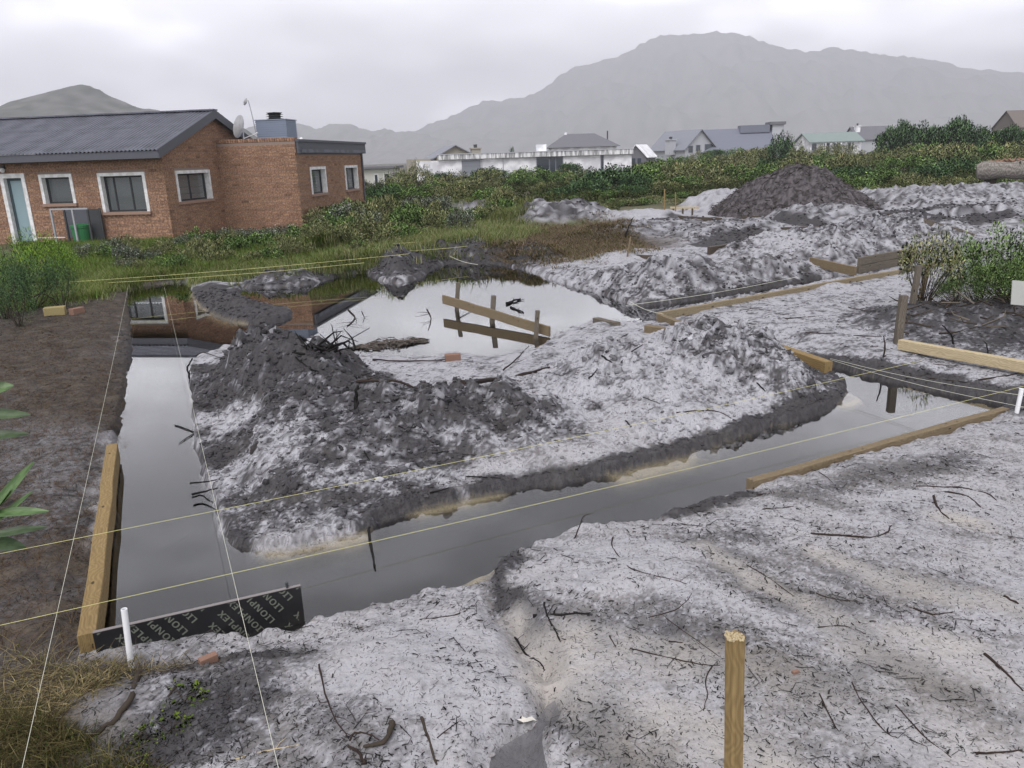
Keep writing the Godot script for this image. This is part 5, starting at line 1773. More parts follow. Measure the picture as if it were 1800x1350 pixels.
	# --- far setting-out board
	var f1 := gp(1178, 380, 0.2)
	f1.y = height_at(f1.x, f1.z, false)
	var fb := thing("low_profile_board", "low pale setting-out board on three short legs beside the dark soil heap", "profile board", f1)
	var fe := gp(1222, 380, 0.2)
	fe.y = f1.y
	for k in 3:
		var q := (fe - f1) * (0.12 + 0.38 * k)
		stake(fb, q + Vector3(0, -0.15, 0), q + Vector3(0, 0.22, 0), 0.05, M.wet_wood, "leg")
	timber_n += 1
	var fp := obj("plank", bar_mesh((fe - f1).length() + 0.1, 0.05, 0.06, timber_n), M.pale_wood, fb)
	along(fp, Vector3(0, 0.27, 0), fe - f1 + Vector3(0, 0.27, 0))
	for q in [[1168, 378, 1168, 332, "tall thin yellowish stake at the corner of the plot by the scrub", 0.04], [1186 + 2, 380, 1187, 338, "thinner stake next to the low pale setting-out board", 0.03]]:
		var bs := gp(q[0], q[1], 0.2)
		var o := obj("marker_stake", bar_mesh((up_to(bs, q[2], q[3]) - bs).length() + 0.1, q[5], q[5], 95), M.wood[0])
		along(o, bs - Vector3(0, 0.1, 0), up_to(bs, q[2], q[3]))
		tag(o, q[4], "stake")
	# --- posts on the right
	var rp := [[1575, 602, 1585, 518, 0.07, M.grey_wood, "grey_post", "upright grey post at the end of the pale beam"], [1602, 534, 1614, 466, 0.06, M.grey_wood, "leaning_post", "thicker of two leaning posts in the branchy shrub"], [1616, 528, 1630, 464, 0.05, M.wood[1], "leaning_post", "browner of two leaning posts in the branchy shrub"]]
	for q in rp:
		var bs := on_ground(q[0], q[1])
		var tp := up_to(bs, q[2], q[3])
		var dn := bs - (tp - bs).normalized() * 0.15
		var o := obj(q[6], bar_mesh((tp - dn).length(), q[4], q[4], timber_n), q[5])
		timber_n += 1
		along(o, dn, tp)
		tag(o, q[7], "post")
	# --- the near stake, its head splintered by the hammer
	var nb := Vector3(at_z(1295, 1400, -1.86).x, 0.05, -1.86)
	var nt := at_z(1291, 1118, -1.86)
	var ns := thing("near_stake", "yellow pine stake with splintered head standing in the washed sand", "stake", nb)
	timber_n += 1
	var body := obj("shaft", bar_mesh((nt - nb).length(), 0.046, 0.042, 7, 0.003, 0.006), M.wood[0], ns)
	along(body, Vector3.ZERO, nt - nb)
	body.transform.basis = body.transform.basis.rotated((nt - nb).normalized(), 0.5)
	body.position -= body.transform.basis.y * -0.021
	var r := RandomNumberGenerator.new()
	r.seed = 77
	var sp := st_new()
	for k in 60:
		var x := r.randf_range(-0.021, 0.021)
		var z := r.randf_range(-0.019, 0.019)
		var h := r.randf_range(0.003, 0.008)
		var o := Vector3(x, -0.004, z)
		tube(sp, [o, o + Vector3(r.randfn() * 0.002 + x * 0.18, h, r.randfn() * 0.002)], [0.005, 0.003], 5)
	obj("splinter_head", done(sp), M.pale_wood, ns).position = nt - nb + Vector3(0.0, 0.001, 0.0)
	# --- black printed shutter board across the end of the left trench
	var ba := gp(163, 1112, 0.19)
	var bb := gp(528, 1029, 0.19)
	var ln := (bb - ba).length()
	var sb := thing("shutter_board", "black plywood shutter board with repeated grey lettering across the trench end", "board", ba)
	var dir := (bb - ba).normalized()
	var out := Vector3.UP.cross(dir).normalized()      # towards the viewer when positive z
	if out.z < 0:
		out = -out
	sb.transform = Transform3D(Basis(dir, Vector3.UP, dir.cross(Vector3.UP)), ba)
	var fz := 1.0 if dir.cross(Vector3.UP).z > 0 else -1.0
	var black := mat(lin(0.010, 0.010, 0.012), 0.4, 0.5)
	var h_top := 0.20
	obj("panel", box_mesh(Vector3(0, -h_top, -0.009), Vector3(ln, 0, 0.009)), black, sb)
	obj("lower_strip", box_mesh(Vector3(0.02, -0.36, -0.006), Vector3(ln + 0.01, -h_top - 0.003, 0.013)), black, sb)
	var edge := mat(lin(0.22, 0.2, 0.2), 0.8, 0.2)
	obj("sawn_edge", box_mesh(Vector3(0, 0.0005, -0.009), Vector3(ln, 0.003, 0.009)), edge, sb)
	var ink := mat(lin(0.13, 0.14, 0.115), 0.7, 0.2)
	obj("lettering", print_mesh("LIONPLEX", ln, h_top, fz), ink, sb)
	obj("nail", tube_mesh([Vector3(ln - 0.06, 0.0, 0), Vector3(ln - 0.06, 0.03, 0)], [0.006, 0.008], 6), M.dark_metal, sb)

func print_mesh(text: String, w: float, h: float, side: float) -> ArrayMesh:
	# rows of slanting upside-down words, cut off at the edges of the board
	var tm := TextMesh.new()
	var f := SystemFont.new()
	f.font_names = PackedStringArray(["Droid Sans"])
	f.font_weight = 700
	tm.font = f
	tm.text = text
	tm.font_size = 64
	tm.pixel_size = 0.001
	tm.depth = 0.0
	tm.curve_step = 1.5
	var a := tm.surface_get_arrays(0)
	var v: PackedVector3Array = a[Mesh.ARRAY_VERTEX]
	var idx: PackedInt32Array = a[Mesh.ARRAY_INDEX] if a[Mesh.ARRAY_INDEX] != null else PackedInt32Array()
	if idx.is_empty():
		for k in v.size():
			idx.append(k)
	var lo := Vector2(1e9, 1e9)
	var hi := Vector2(-1e9, -1e9)
	for p in v:
		lo = Vector2(minf(lo.x, p.x), minf(lo.y, p.y))
		hi = Vector2(maxf(hi.x, p.x), maxf(hi.y, p.y))
	var k := 0.030 / (hi.y - lo.y)
	var wide := 0.245 / ((hi.x - lo.x) * k)
	var ang := deg_to_rad(122.0)
	var ex := Vector2(cos(ang), sin(ang))
	var ey := Vector2(-sin(ang), cos(ang))
	var rect := PackedVector2Array([Vector2(0.004, -h + 0.002), Vector2(w - 0.03, -h + 0.002), Vector2(w - 0.004, -0.003), Vector2(0.004, -0.003)])
	var st := st_new()
	var z := (0.009 + 0.0012) * side
	for g in range(-1, 5):
		for row in range(-6, 9):
			var start := Vector2(w - 0.04 - g * 0.42, -0.045) + Vector2(-0.046, -0.048) * row
			if row > 7:
				continue
			var any := false
			for e in [Vector2.ZERO, Vector2(0.245, 0.0), Vector2(0.12, 0.0)]:
				var q: Vector2 = start + ex * e.x
				if q.x > -0.1 and q.x < w + 0.1 and q.y > -h - 0.12 and q.y < 0.06:
					any = true
			if not any or row < -2:
				continue
			for i in range(0, idx.size(), 3):
				var t := PackedVector2Array()
				for j in 3:
					var p := v[idx[i + j]]
					t.append(start + ex * (p.x - lo.x) * k * wide + ey * (p.y - lo.y) * k)
				for piece in Geometry2D.intersect_polygons(t, rect):
					for m in range(1, piece.size() - 1):
						tri(st, Vector3(piece[0].x, piece[0].y, z), Vector3(piece[m].x, piece[m].y, z), Vector3(piece[m + 1].x, piece[m + 1].y, z))
	return done(st)

# ---------------------------------------------------------------- strings, pipes, bricks, twigs
func line(a: Vector3, b: Vector3, label: String, m: Material, r := 0.0012) -> void:
	var pts := []
	var rad := []
	for k in 13:
		var t := k / 12.0
		pts.append(a.lerp(b, t) - Vector3.UP * 0.03 * sin(PI * t))
		rad.append(r)
	tag(obj("string_line", tube_mesh(pts, rad, 5), m), label, "string", "builder's lines over the trenches")

func make_small_things() -> void:
	line(gp(-120, 1126, 0.3), gp(1830, 671, 0.3), "yellow string line along the front trench past the shutter board", M.string)
	line(gp(-120, 997, 0.32), gp(1620, 634, 0.32), "yellow string line crossing the cloddy island between the trenches", M.string)
	line(gp(34, 1372, 0.3), gp(225, 505, 0.3), "pale string line over the dark bank beside the long trench", M.string_white, 0.001)
	line(gp(493, 1365, 0.3), gp(289, 505, 0.3), "pale string line along the island side of the long trench", M.string_white, 0.001)
	line(gp(1459, 632, 0.2), gp(1812, 718, 0.25), "lower string line over the black bank to the short white pipe", M.string_white, 0.0016)
	line(gp(1459, 630, 0.22), gp(1812, 697, 0.3), "upper string line over the black bank above the short white pipe", M.string_white, 0.0016)
	line(gp(1100, 537, 0.22), gp(1400, 487, 0.22), "green-white string line along the far narrow trench", M.string_white, 0.003)
	line(gp(1106, 529, 0.22), gp(1166, 552, 0.22), "short string line at the corner of the far narrow trench", M.string_white, 0.003)
	line(gp(120, 496, 0.4), gp(720, 446, 0.4), "upper yellow string line in front of the grass bank", M.string, 0.0028)
	line(gp(190, 497, 0.32), gp(640, 462, 0.32), "lower yellow string line in front of the grass bank", M.string, 0.0028)
	line(gp(690, 428, 0.4), gp(805, 416, 0.4), "thin tan string line above the grey heap behind the pond", M.string, 0.0035)
	line(gp(720, 441, 0.35), gp(880, 424, 0.35), "tan string line over the flattened brown grass", M.string, 0.0035)
	line(gp(790, 450, 0.3), gp(840, 465, 0.2), "string line dropping to the far pond edge", M.string_white, 0.004)
	# upright white pipe by the shutter board
	var pb := on_ground(231, 1172)
	var pt := at_z(218, 1071, pb.z)
	var pp := thing("plastic_pipe", "white plastic pipe standing upright before the printed shutter board", "pipe", pb)
	var ln := (pt - pb).length()
	var st := st_new()
	tube(st, [Vector3(0, -0.08, 0), Vector3(0, ln, 0)], [0.0125, 0.0125], 16, false)
	tube(st, [Vector3(0, ln, 0), Vector3(0, -0.02, 0)], [0.0095, 0.0095], 16, false)
	var tb := obj("tube", done(st), M.pvc, pp)
	var z := (pt - pb).normalized()
	tb.basis = Basis(Quaternion(Vector3.UP, z))
	var rim := TorusMesh.new()
	rim.inner_radius = 0.0095
	rim.outer_radius = 0.0128
	rim.rings = 20
	rim.ring_segments = 8
	var ro := obj("rim", rim, M.pvc, pp)
	ro.position = pt - pb
	ro.basis = tb.basis
	var qb := on_ground(1787, 726)
	var qt := at_z(1796, 684, qb.z)
	var q2 := thing("plastic_pipe", "short white plastic pipe at the corner of the black-banked trench", "pipe", qb)
	obj("tube", tube_mesh([(qb - qt) * 0.2, qt - qb], [0.016, 0.016], 14), M.pvc, q2)
	obj("rim", tube_mesh([qt - qb, (qt - qb) * 1.02], [0.018, 0.018], 14), M.pvc, q2)
	# sign plate on a stick at the right edge
	var sb := on_ground(1800, 612)
	var sg := thing("sign_plate", "blank pale sign plate leaning on a thin stick by the burnt patch", "sign", sb)
	var c := at_z(1806, 517, sb.z - 0.1) - sb
	obj("stick", bar_mesh(c.length() + 0.1, 0.025, 0.025, 61), M.grey_wood, sg)
	along(sg.get_node("stick"), Vector3(0.02, -0.1, 0.03), c + Vector3(0.02, 0.1, 0.03))
	var pl := obj("plate", soft_box(Vector3(0.36, 0.24, 0.012), 0.003), mat(lin(0.32, 0.33, 0.31), 0.6, 0.3), sg)
	pl.transform = Transform3D(Basis(Vector3.BACK, deg_to_rad(-7)) * Basis(Vector3.RIGHT, deg_to_rad(-18)), c + Vector3(0.02, 0, 0.0))
	# bricks and blocks
	var red := mat(lin(0.27, 0.165, 0.125), 0.9, 0.15)
	red.albedo_texture = noise_tex(0.06, 4, 69, Color(0.84, 0.84, 0.84), Color(1, 1, 1), 256)
	red.uv1_triplanar = true
	red.uv1_scale = Vector3(11, 11, 11)
	var buff := mat(lin(0.36, 0.30, 0.15), 0.95, 0.1)
	buff.albedo_texture = red.albedo_texture
	buff.uv1_triplanar = true
	buff.uv1_scale = Vector3(11, 11, 11)
	var bm := soft_box(Vector3(0.22, 0.105, 0.105), 0.006)
	for b in [[98, 553, 0.35, buff, 1.25, "long yellow-brown block on the dark bank beside the red brick"], [136, 551, 1.2, red, 0.9, "red brick with a slot beside the yellow-brown block"], [796, 633, 0.2, red, 0.72, "pale red brick at the pond edge of the island"], [367, 1164, 0.7, red, 0.33, "small orange brick chip by the printed shutter board"], [187, 491, 1.4, red, 0.7, "brick end standing in the grass under the yellow string"], [1398, 1183, 0.4, red, 0.12, "tiny brown brick crumb in the dark speckled sand"]]:
		var p := on_ground(b[0], b[1])
		var o := obj("loose_brick", bm, b[3])
		o.transform = Transform3D(Basis(Vector3.UP, b[2]).scaled(Vector3.ONE * b[4]), p + Vector3.UP * 0.04 * b[4])
		tag(o, b[5], "brick")
	# crumpled white scrap at the near puddle
	var cp := on_ground(925, 1270)
	var scrap := st_new()
	var r := RandomNumberGenerator.new()
	r.seed = 9
	var ring := []
	for k in 9:
		var a := TAU * k / 9.0
		ring.append(Vector3(cos(a) * 0.035 * r.randf_range(0.6, 1.2), r.randf_range(0.0, 0.022), sin(a) * 0.022 * r.randf_range(0.6, 1.2)))
	for k in 9:
		tri(scrap, Vector3(0, 0.016, 0), ring[k], ring[(k + 1) % 9])
	var so := obj("paper_scrap", done(scrap), mat(lin(0.55, 0.53, 0.48), 0.8, 0.2))
	so.position = cp + Vector3(0, 0.004, 0)
	tag(so, "crumpled white scrap at the edge of the small puddle", "scrap")
	make_heap()
	make_log()

func make_heap() -> void:
	# the big heap of dark dug-out root soil
	var c := gp(1375, 376, 0.2)
	var t := thing("soil_heap", "big conical heap of dark brown root soil beyond the white sand", "heap", Vector3(c.x, 0.15, c.z))
	var n1 := noise(0.55, 3, 141)
	var n2 := noise(2.6, 3, 142)
	var V := PackedVector3Array()
	var C := PackedColorArray()
	var I := PackedInt32Array()
	var n := 150
	var R := 3.1
	for j in n + 1:
		for i in n + 1:
			var x := (float(i) / n * 2.0 - 1.0) * R
			var z := (float(j) / n * 2.0 - 1.0) * R * 0.85
			var d := sqrt(pow((x - 0.25) / (2.75 if x > 0.25 else 2.5), 2.0) + pow(z / 2.3, 2.0))
			var y := 1.8 * pow(maxf(0.0, 1.0 - d), 0.85)
			y = minf(y, 1.15) + 0.42 * (1.0 - exp(-maxf(0.0, y - 1.15) * 1.4))
			y *= 1.0 + 0.22 * n1.get_noise_2d(x, z)
			y += n2.get_noise_2d(x, z) * 0.09 + n2.get_noise_2d(x * 3.3, z * 3.3) * 0.045
			if d > 1.0:
				y = -0.2
			V.append(Vector3(x, y, z))
			var k := clampf(0.5 + n2.get_noise_2d(x * 2.0 + 9.0, z * 2.0) * 1.1 + n2.get_noise_2d(x * 7.0, z * 7.0) * 0.7, 0, 1)
			C.append(Color(0.04, 0.037, 0.039).lerp(Color(0.115, 0.105, 0.11), k))
	for j in n:
		for i in n:
			var a := j * (n + 1) + i
			for q in [a, a + 1, a + n + 1, a + 1, a + n + 2, a + n + 1]:
				I.append(q)
	var arr := []
	arr.resize(Mesh.ARRAY_MAX)
	arr[Mesh.ARRAY_VERTEX] = V
	arr[Mesh.ARRAY_COLOR] = C
	arr[Mesh.ARRAY_INDEX] = I
	var am := ArrayMesh.new()
	am.add_surface_from_arrays(Mesh.PRIMITIVE_TRIANGLES, arr)
	var st := SurfaceTool.new()
	st.create_from(am, 0)
	st.generate_normals()
	obj("soil", st.commit(), M.loose, t)
	# roots and fibres sticking out all over it
	var xf := []
	var cols := []
	var r := RandomNumberGenerator.new()
	r.seed = 15
	for k in 2600:
		var q := r.randi_range(0, V.size() - 1)
		if V[q].y < 0.05:
			continue
		var b := Basis(Vector3.UP, r.randf() * TAU) * Basis(Vector3.RIGHT, r.randf_range(-0.7, 0.7))
		xf.append(Transform3D(b.scaled(Vector3.ONE * r.randf_range(0.5, 1.6)), V[q] + Vector3(0, 0.01, 0)))
		var g := r.randf_range(0.02, 0.10)
		cols.append(Color(g * 1.05, g * 0.93, g * 0.9))
	copies("root_fibre", stick_mesh(0.16, 0.008, 5), M.loose, xf, cols, t)

func make_log() -> void:
	var a := at_z(1717, 302, -27.0)
	var b := at_z(1860, 292, -26.0)
	var t := thing("felled_log", "huge pale weathered felled log lying in the scrub", "log", a)
	var pts := []
	var rad := []
	for k in 12:
		var u := k / 11.0
		pts.append((b - a) * u + Vector3(0, 0.03 * sin(u * 9.0), 0))
		rad.append((0.30 + 0.02 * sin(u * 13.0)) * (0.8 if k == 0 else 1.0))
	var m := mat(lin(0.30, 0.29, 0.28), 0.95, 0.1)
	m.albedo_texture = wood_image(57, lin(0.35, 0.32, 0.29), lin(0.95, 0.92, 0.88), 3)
	m.uv1_scale = Vector3(1.0, 0.6, 1)
	obj("bole", tube_mesh(pts, rad, 18), m, t)
	var st := st_new()
	var r := RandomNumberGenerator.new()
	r.seed = 5
	for k in 22:
		var u := r.randf_range(0.04, 0.55)
		var o: Vector3 = (b - a) * u + Vector3(0, 0.28, r.randf_range(-0.1, 0.15))
		tube(st, [o, o + Vector3(r.randfn() * 0.08, r.randf_range(0.03, 0.1), 0.02)], [0.05, 0.02], 5)
	obj("broken_bark", done(st), mat(lin(0.24, 0.15, 0.11), 0.95, 0.1), t)
	obj("support", box_mesh(Vector3(0.4, -a.y, -0.2), Vector3(0.6, -0.2, 0.2)), M.branch, t)

func stick_mesh(ln: float, r: float, seed_: int, n := 4) -> ArrayMesh:
	var rr := RandomNumberGenerator.new()
	rr.seed = seed_
	var pts := []
	var rad := []
	for k in n:
		var t := float(k) / (n - 1)
		pts.append(Vector3(rr.randfn() * ln * 0.07, r + rr.randf() * ln * 0.05, (t - 0.5) * ln))
		rad.append(r * (1.0 - 0.45 * t))
	return tube_mesh(pts, rad, 4, false)

func twig(px: Array, r: float, label: String, m: Material, lift := 0.0, group := "", z_plane := false) -> void:
	# a bent stick through those pixels: lying on the ground or, from its foot, standing in an upright plane
	var pts := []
	var foot := on_ground(px[0][0], px[0][1])
	for k in px.size():
		var p: Vector3
		if z_plane:
			p = at_z(px[k][0], px[k][1], foot.z) if k > 0 else foot - Vector3(0, 0.03, 0)
		else:
			p = on_ground(px[k][0], px[k][1]) + Vector3(0, r * 0.25 + lift, 0)
		pts.append(p)
	# round it off and roughen it
	var fine := []
	var rad := []
	for k in pts.size() - 1:
		var p0: Vector3 = pts[maxi(k - 1, 0)]
		var p3: Vector3 = pts[mini(k + 2, pts.size() - 1)]
		for s in 4:
			fine.append((pts[k] as Vector3).cubic_interpolate(pts[k + 1], p0, p3, s / 4.0) + Vector3(rng.randfn(), rng.randfn() * 0.6, rng.randfn()) * r * 0.35)
	fine.append(pts[-1])
	for k in fine.size():
		rad.append(r * (1.05 - 0.6 * k / fine.size()) * rng.randf_range(0.85, 1.15))
	var st := st_new()
	tube(st, fine, rad, 6)
	var span := ((fine[-1] as Vector3) - (fine[0] as Vector3)).length()
	for k in rng.randi_range(0, 3):            # side shoots
		var i := rng.randi_range(1, fine.size() - 2)
		var f0: Vector3 = fine[i]
		var fw := ((fine[i + 1] as Vector3) - f0).normalized()
		var sw := (fw + Vector3(rng.randfn(), 0.25 + rng.randfn() * 0.2, rng.randfn()) * 0.8).normalized() * span * rng.randf_range(0.1, 0.28)
		tube(st, [f0, f0 + sw * 0.5 + Vector3(rng.randfn(), rng.randfn(), rng.randfn()) * span * 0.02, f0 + sw], [rad[i] * 0.6, rad[i] * 0.45, rad[i] * 0.2], 5)
	tag(obj("twig", done(st), m), label, "twig", group)

func make_twigs() -> void:
	var near := "thin black burnt twig lying on the washed sand round the pine stake"
	var gn := "burnt twigs round the pine stake"
	for q in [[[[1078, 944], [1075, 959], [1087, 977], [1104, 996], [1134, 1008], [1175, 1017], [1208, 1027]], 0.0035], [[[1108, 1140], [1170, 1155], [1230, 1168], [1266, 1170]], 0.003], [[[1140, 1086], [1185, 1073], [1207, 1056], [1216, 1043]], 0.003], [[[1140, 1060], [1175, 1090], [1210, 1115], [1265, 1155]], 0.0025], [[[1252, 1170], [1240, 1198], [1244, 1220], [1236, 1250]], 0.003], [[[1425, 938], [1475, 942], [1530, 945], [1556, 938], [1567, 924]], 0.006], [[[1312, 993], [1350, 1015], [1395, 1048]], 0.003], [[[1435, 1043], [1465, 1053], [1505, 1057]], 0.003], [[[1610, 855], [1650, 856], [1690, 858], [1735, 868], [1752, 880]], 0.005], [[[1640, 872], [1650, 895], [1668, 912]], 0.007], [[[1660, 865], [1700, 872], [1724, 892]], 0.006],
		[[[1498, 1200], [1515, 1235], [1555, 1285], [1578, 1298]], 0.003], [[[1575, 1240], [1620, 1290], [1672, 1332]], 0.0035], [[[1715, 1325], [1755, 1324], [1797, 1319]], 0.005], [[[1438, 1103], [1485, 1101], [1522, 1115]], 0.0035], [[[1605, 1070], [1640, 1080], [1675, 1076]], 0.005], [[[1340, 895], [1375, 893], [1395, 890]], 0.004], [[[1165, 915], [1200, 922], [1235, 925]], 0.004], [[[1090, 1010], [1092, 1035]], 0.002], [[[965, 1090], [975, 1105], [985, 1126]], 0.0035], [[[1072, 1118], [1082, 1138]], 0.003], [[[1175, 1128], [1200, 1130]], 0.004], [[[1440, 1220], [1470, 1280], [1490, 1300]], 0.003], [[[1730, 1150], [1770, 1185], [1798, 1215]], 0.006], [[[1765, 1048], [1790, 1062]], 0.007], [[[1395, 820], [1440, 830], [1465, 850]], 0.003], [[[1330, 870], [1380, 865]], 0.004]]:
		twig(q[0], q[1], near, M.twig, 0.0, gn)
	twig([[938, 1083], [985, 1081], [1038, 1078]], 0.008, "short thick black stick beside the washed channel", M.char)
	twig([[955, 1060], [965, 1090], [985, 1128]], 0.005, "crooked black root hanging into the washed channel", M.char)
	twig([[905, 1120], [925, 1150], [950, 1165], [958, 1180]], 0.005, "curved black root along the washed channel bank", M.char)
	twig([[1006, 948], [1018, 925], [1026, 908], [1037, 903]], 0.004, "forked black twig standing at the front trench edge", M.twig, 0, "", true)
	twig([[690, 1275], [684, 1298], [668, 1312], [640, 1318]], 0.011, "thick curved root end lying on sand beside wiry roots", M.branch, 0.012)
	twig([[562, 1175], [570, 1215], [588, 1268], [612, 1303]], 0.004, "long wiry black root arching over the bright sand", M.twig, 0.02)
	twig([[615, 1312], [624, 1297], [650, 1300], [668, 1310]], 0.004, "looped wiry root beside the thick root end", M.twig, 0.02)
	twig([[640, 1345], [632, 1322], [612, 1312]], 0.008, "dark root knot at the foot of the wiry root", M.twig, 0.0)
	twig([[740, 1262], [752, 1295], [768, 1345]], 0.006, "straight grey-brown stick on the bright sand by the small puddle", M.branch)
	twig([[768, 1298], [790, 1280], [805, 1270]], 0.003, "thin twig crossing bright sand by the straight stick", M.twig)
	twig([[243, 1186], [232, 1228], [205, 1262], [172, 1288], [128, 1322]], 0.013, "rough brown bark strip trailing over the sand behind the plastic pipe", M.branch)
	twig([[330, 1170], [310, 1205], [295, 1225]], 0.007, "reddish root by the orange brick chip", M.branch)
	twig([[410, 1337], [470, 1320], [525, 1310]], 0.004, "pale straw-coloured stalk on the dark sand before the shutter board", M.pale_wood)
	twig([[738, 1090], [790, 1083], [818, 1075]], 0.004, "slim dark twig on the bright bank of the front trench", M.twig)
	twig([[813, 673], [870, 668], [920, 660], [966, 647]], 0.022, "long dark pole lying across the island below the pond", M.twig)
	twig([[626, 714], [627, 695], [629, 678]], 0.018, "short charred stump standing on the island", M.char, 0, "", true)
	twig([[628, 678], [690, 677], [735, 690]], 0.011, "dark branch lying from the charred stump", M.twig, 0.03)
	twig([[885, 656], [908, 636], [930, 613]], 0.008, "dark branch leaning at the pond edge near the setting-out board", M.twig, 0.03)
	twig([[655, 634], [720, 637], [790, 634]], 0.009, "long thin branch along the pond edge of the island", M.twig, 0.01)
	twig([[874, 665], [905, 668], [923, 672]], 0.007, "short dark branch beside the long dark pole", M.twig)
	twig([[308, 748], [325, 754], [341, 762], [330, 770], [315, 780]], 0.006, "bent black twig afloat in the long trench", M.char, 0.004)
	twig([[336, 862], [355, 860], [382, 856]], 0.007, "upper of two black roots poking from the island into the long trench", M.char, 0.05)
	twig([[338, 879], [355, 876], [385, 868]], 0.008, "lower of two black roots poking from the island into the long trench", M.char, 0.04)
	twig([[333, 662], [330, 645], [338, 630]], 0.012, "black crooked root at the far tip of the island by the long trench", M.char, 0, "", true)
	twig([[345, 632], [358, 626], [378, 632], [395, 638]], 0.006, "arching twig at the far tip of the island by the long trench", M.twig, 0.04)
	twig([[648, 930], [653, 962], [660, 1000]], 0.009, "black root hanging from the island into the front trench", M.char, 0.01)
	twig([[356, 705], [380, 697], [400, 690]], 0.010, "pale dusty stick on the long-trench edge of the island", M.grey_wood)
	twig([[1189, 726], [1225, 722], [1263, 724], [1294, 740]], 0.005, "thin branch on the white side of the tall sand mound", M.twig)
	twig([[1058, 626], [1067, 632], [1076, 638]], 0.009, "short charcoal stick on the white mound", M.char)
	for q in [[[[1085, 600], [1100, 590], [1130, 580]], 0.006], [[[1110, 620], [1130, 608]], 0.006], [[[1035, 667], [1045, 658], [1050, 650]], 0.006], [[[1100, 742], [1110, 752]], 0.006], [[[1330, 675], [1345, 690]], 0.006], [[[1185, 600], [1195, 602], [1208, 596]], 0.007], [[[1130, 700], [1160, 712]], 0.004], [[[480, 745], [487, 760]], 0.006], [[[700, 750], [715, 760]], 0.006], [[[560, 700], [575, 680], [600, 672]], 0.006], [[[755, 870], [790, 860]], 0.007], [[[820, 840], [880, 843]], 0.004], [[[520, 630], [545, 650], [560, 655]], 0.007], [[[640, 795], [650, 812]], 0.005], [[[760, 800], [790, 795]], 0.004]]:
		twig(q[0], q[1], "small charred stick lying on the cloddy island", M.char, 0.01, "charred sticks on the island")
	for q in [[[[1415, 585], [1460, 587]], 0.008], [[[1500, 590], [1550, 592]], 0.006], [[[1490, 540], [1530, 548]], 0.006], [[[1600, 660], [1660, 668], [1700, 672]], 0.006], [[[1720, 668], [1760, 662], [1795, 655]], 0.008], [[[1380, 560], [1440, 556]], 0.006], [[[1300, 545], [1340, 541]], 0.007], [[[1290, 566], [1330, 570]], 0.007], [[[1640, 640], [1680, 644]], 0.006]]:
		twig(q[0], q[1], "thin dark stick on the flat sand behind the black-banked trench", M.twig, 0.0, "sticks on the flat far sand")
	twig([[1551, 628], [1556, 608], [1553, 590]], 0.009, "crooked dark twig upright on the bank before the grey post", M.twig, 0, "", true)
	twig([[1678, 604], [1672, 588], [1656, 572]], 0.010, "curved charred branch rising from the burnt patch", M.char, 0, "", true)
	twig([[1738, 622], [1734, 605], [1729, 600]], 0.007, "small burnt twig upright behind the pale beam", M.char, 0, "", true)
	twig([[1098, 420], [1104, 402], [1112, 384]], 0.022, "dark branch stuck upright in the far white sand", M.char, 0, "", true)
	twig([[612, 545], [624, 560], [610, 574]], 0.010, "bent twig afloat in the middle of the pond", M.twig, 0.005)
	twig([[636, 548], [640, 558], [638, 566]], 0.006, "tiny twig afloat next to the bent one in the pond", M.twig, 0.005)
	twig([[750, 544], [758, 560], [753, 580]], 0.008, "curved twig afloat before the setting-out board", M.twig, 0.005)
	twig([[890, 535], [905, 530], [915, 526]], 0.02, "clump of dark sticks afloat behind the setting-out board", M.char, 0.01)
	twig([[898, 541], [910, 546], [920, 550]], 0.016, "short dark stick afloat behind the setting-out board", M.char, 0.005)
	twig([[805, 560], [815, 555], [828, 548]], 0.006, "thin twig at the foot of the first stake in the pond", M.twig, 0.005)
	# a raft of bark and fibres afloat
	var rc := gp(690, 607, 0.0)
	var raft := thing("floating_debris", "thin raft of bark and fibres afloat in the pond", "debris", rc)
	var rx := [[], []]
	var rcol := [[], []]
	var rr := RandomNumberGenerator.new()
	rr.seed = 88
	for k in 420:
		var u := rr.randf()
		var cx := lerpf(620, 748, u) + rr.randfn() * 4.0
		var cy := lerpf(613, 599, u) + rr.randfn() * 4.2 * sin(PI * clampf(u, 0.08, 0.92))
		var g := gp(cx, cy, 0.0) - rc
		var kk := rr.randi() % 2
		var sc := rr.randf_range(0.5, 1.6)
		rx[kk].append(Transform3D(Basis(Vector3.UP, rr.randf() * TAU).scaled(Vector3.ONE * sc), g + Vector3(0, rr.randf() * 0.012, 0)))
		var gg := rr.randf_range(0.03, 0.13)
		rcol[kk].append(Color(gg * 1.1, gg * 0.95, gg * 0.85))
	copies("bark_flake", stick_mesh(0.05, 0.008, 74, 3), M.loose, rx[0], rcol[0], raft)
	copies("fibre", stick_mesh(0.11, 0.004, 75, 4), M.loose, rx[1], rcol[1], raft)
	# root clump crowning the burnt pile
	var base := on_ground(585, 632)
	var t := thing("root_clump", "tangle of charred roots on the pond side of the burnt pile", "root clump", base)
	var r := RandomNumberGenerator.new()
	r.seed = 33
	for k in 22:
		var a := r.randf() * TAU
		var e := r.randf_range(-0.1, 0.7)
		var d := Vector3(cos(a) * cos(e) + 0.35, sin(e), sin(a) * cos(e) - 0.1) * r.randf_range(0.1, 0.28)
		var o := Vector3(r.randfn() * 0.12 - 0.1, 0.05 + r.randf() * 0.1, r.randfn() * 0.08)
		obj("root", tube_mesh([o, o + d * 0.5 + Vector3(r.randfn(), r.randfn(), r.randfn()) * 0.05, o + d + Vector3(r.randfn(), r.randfn(), r.randfn()) * 0.08], [0.012, 0.007, 0.003], 5), M.char, t)
	# dead sticks over the right-hand burnt patch
	var b2 := on_ground(1700, 570)
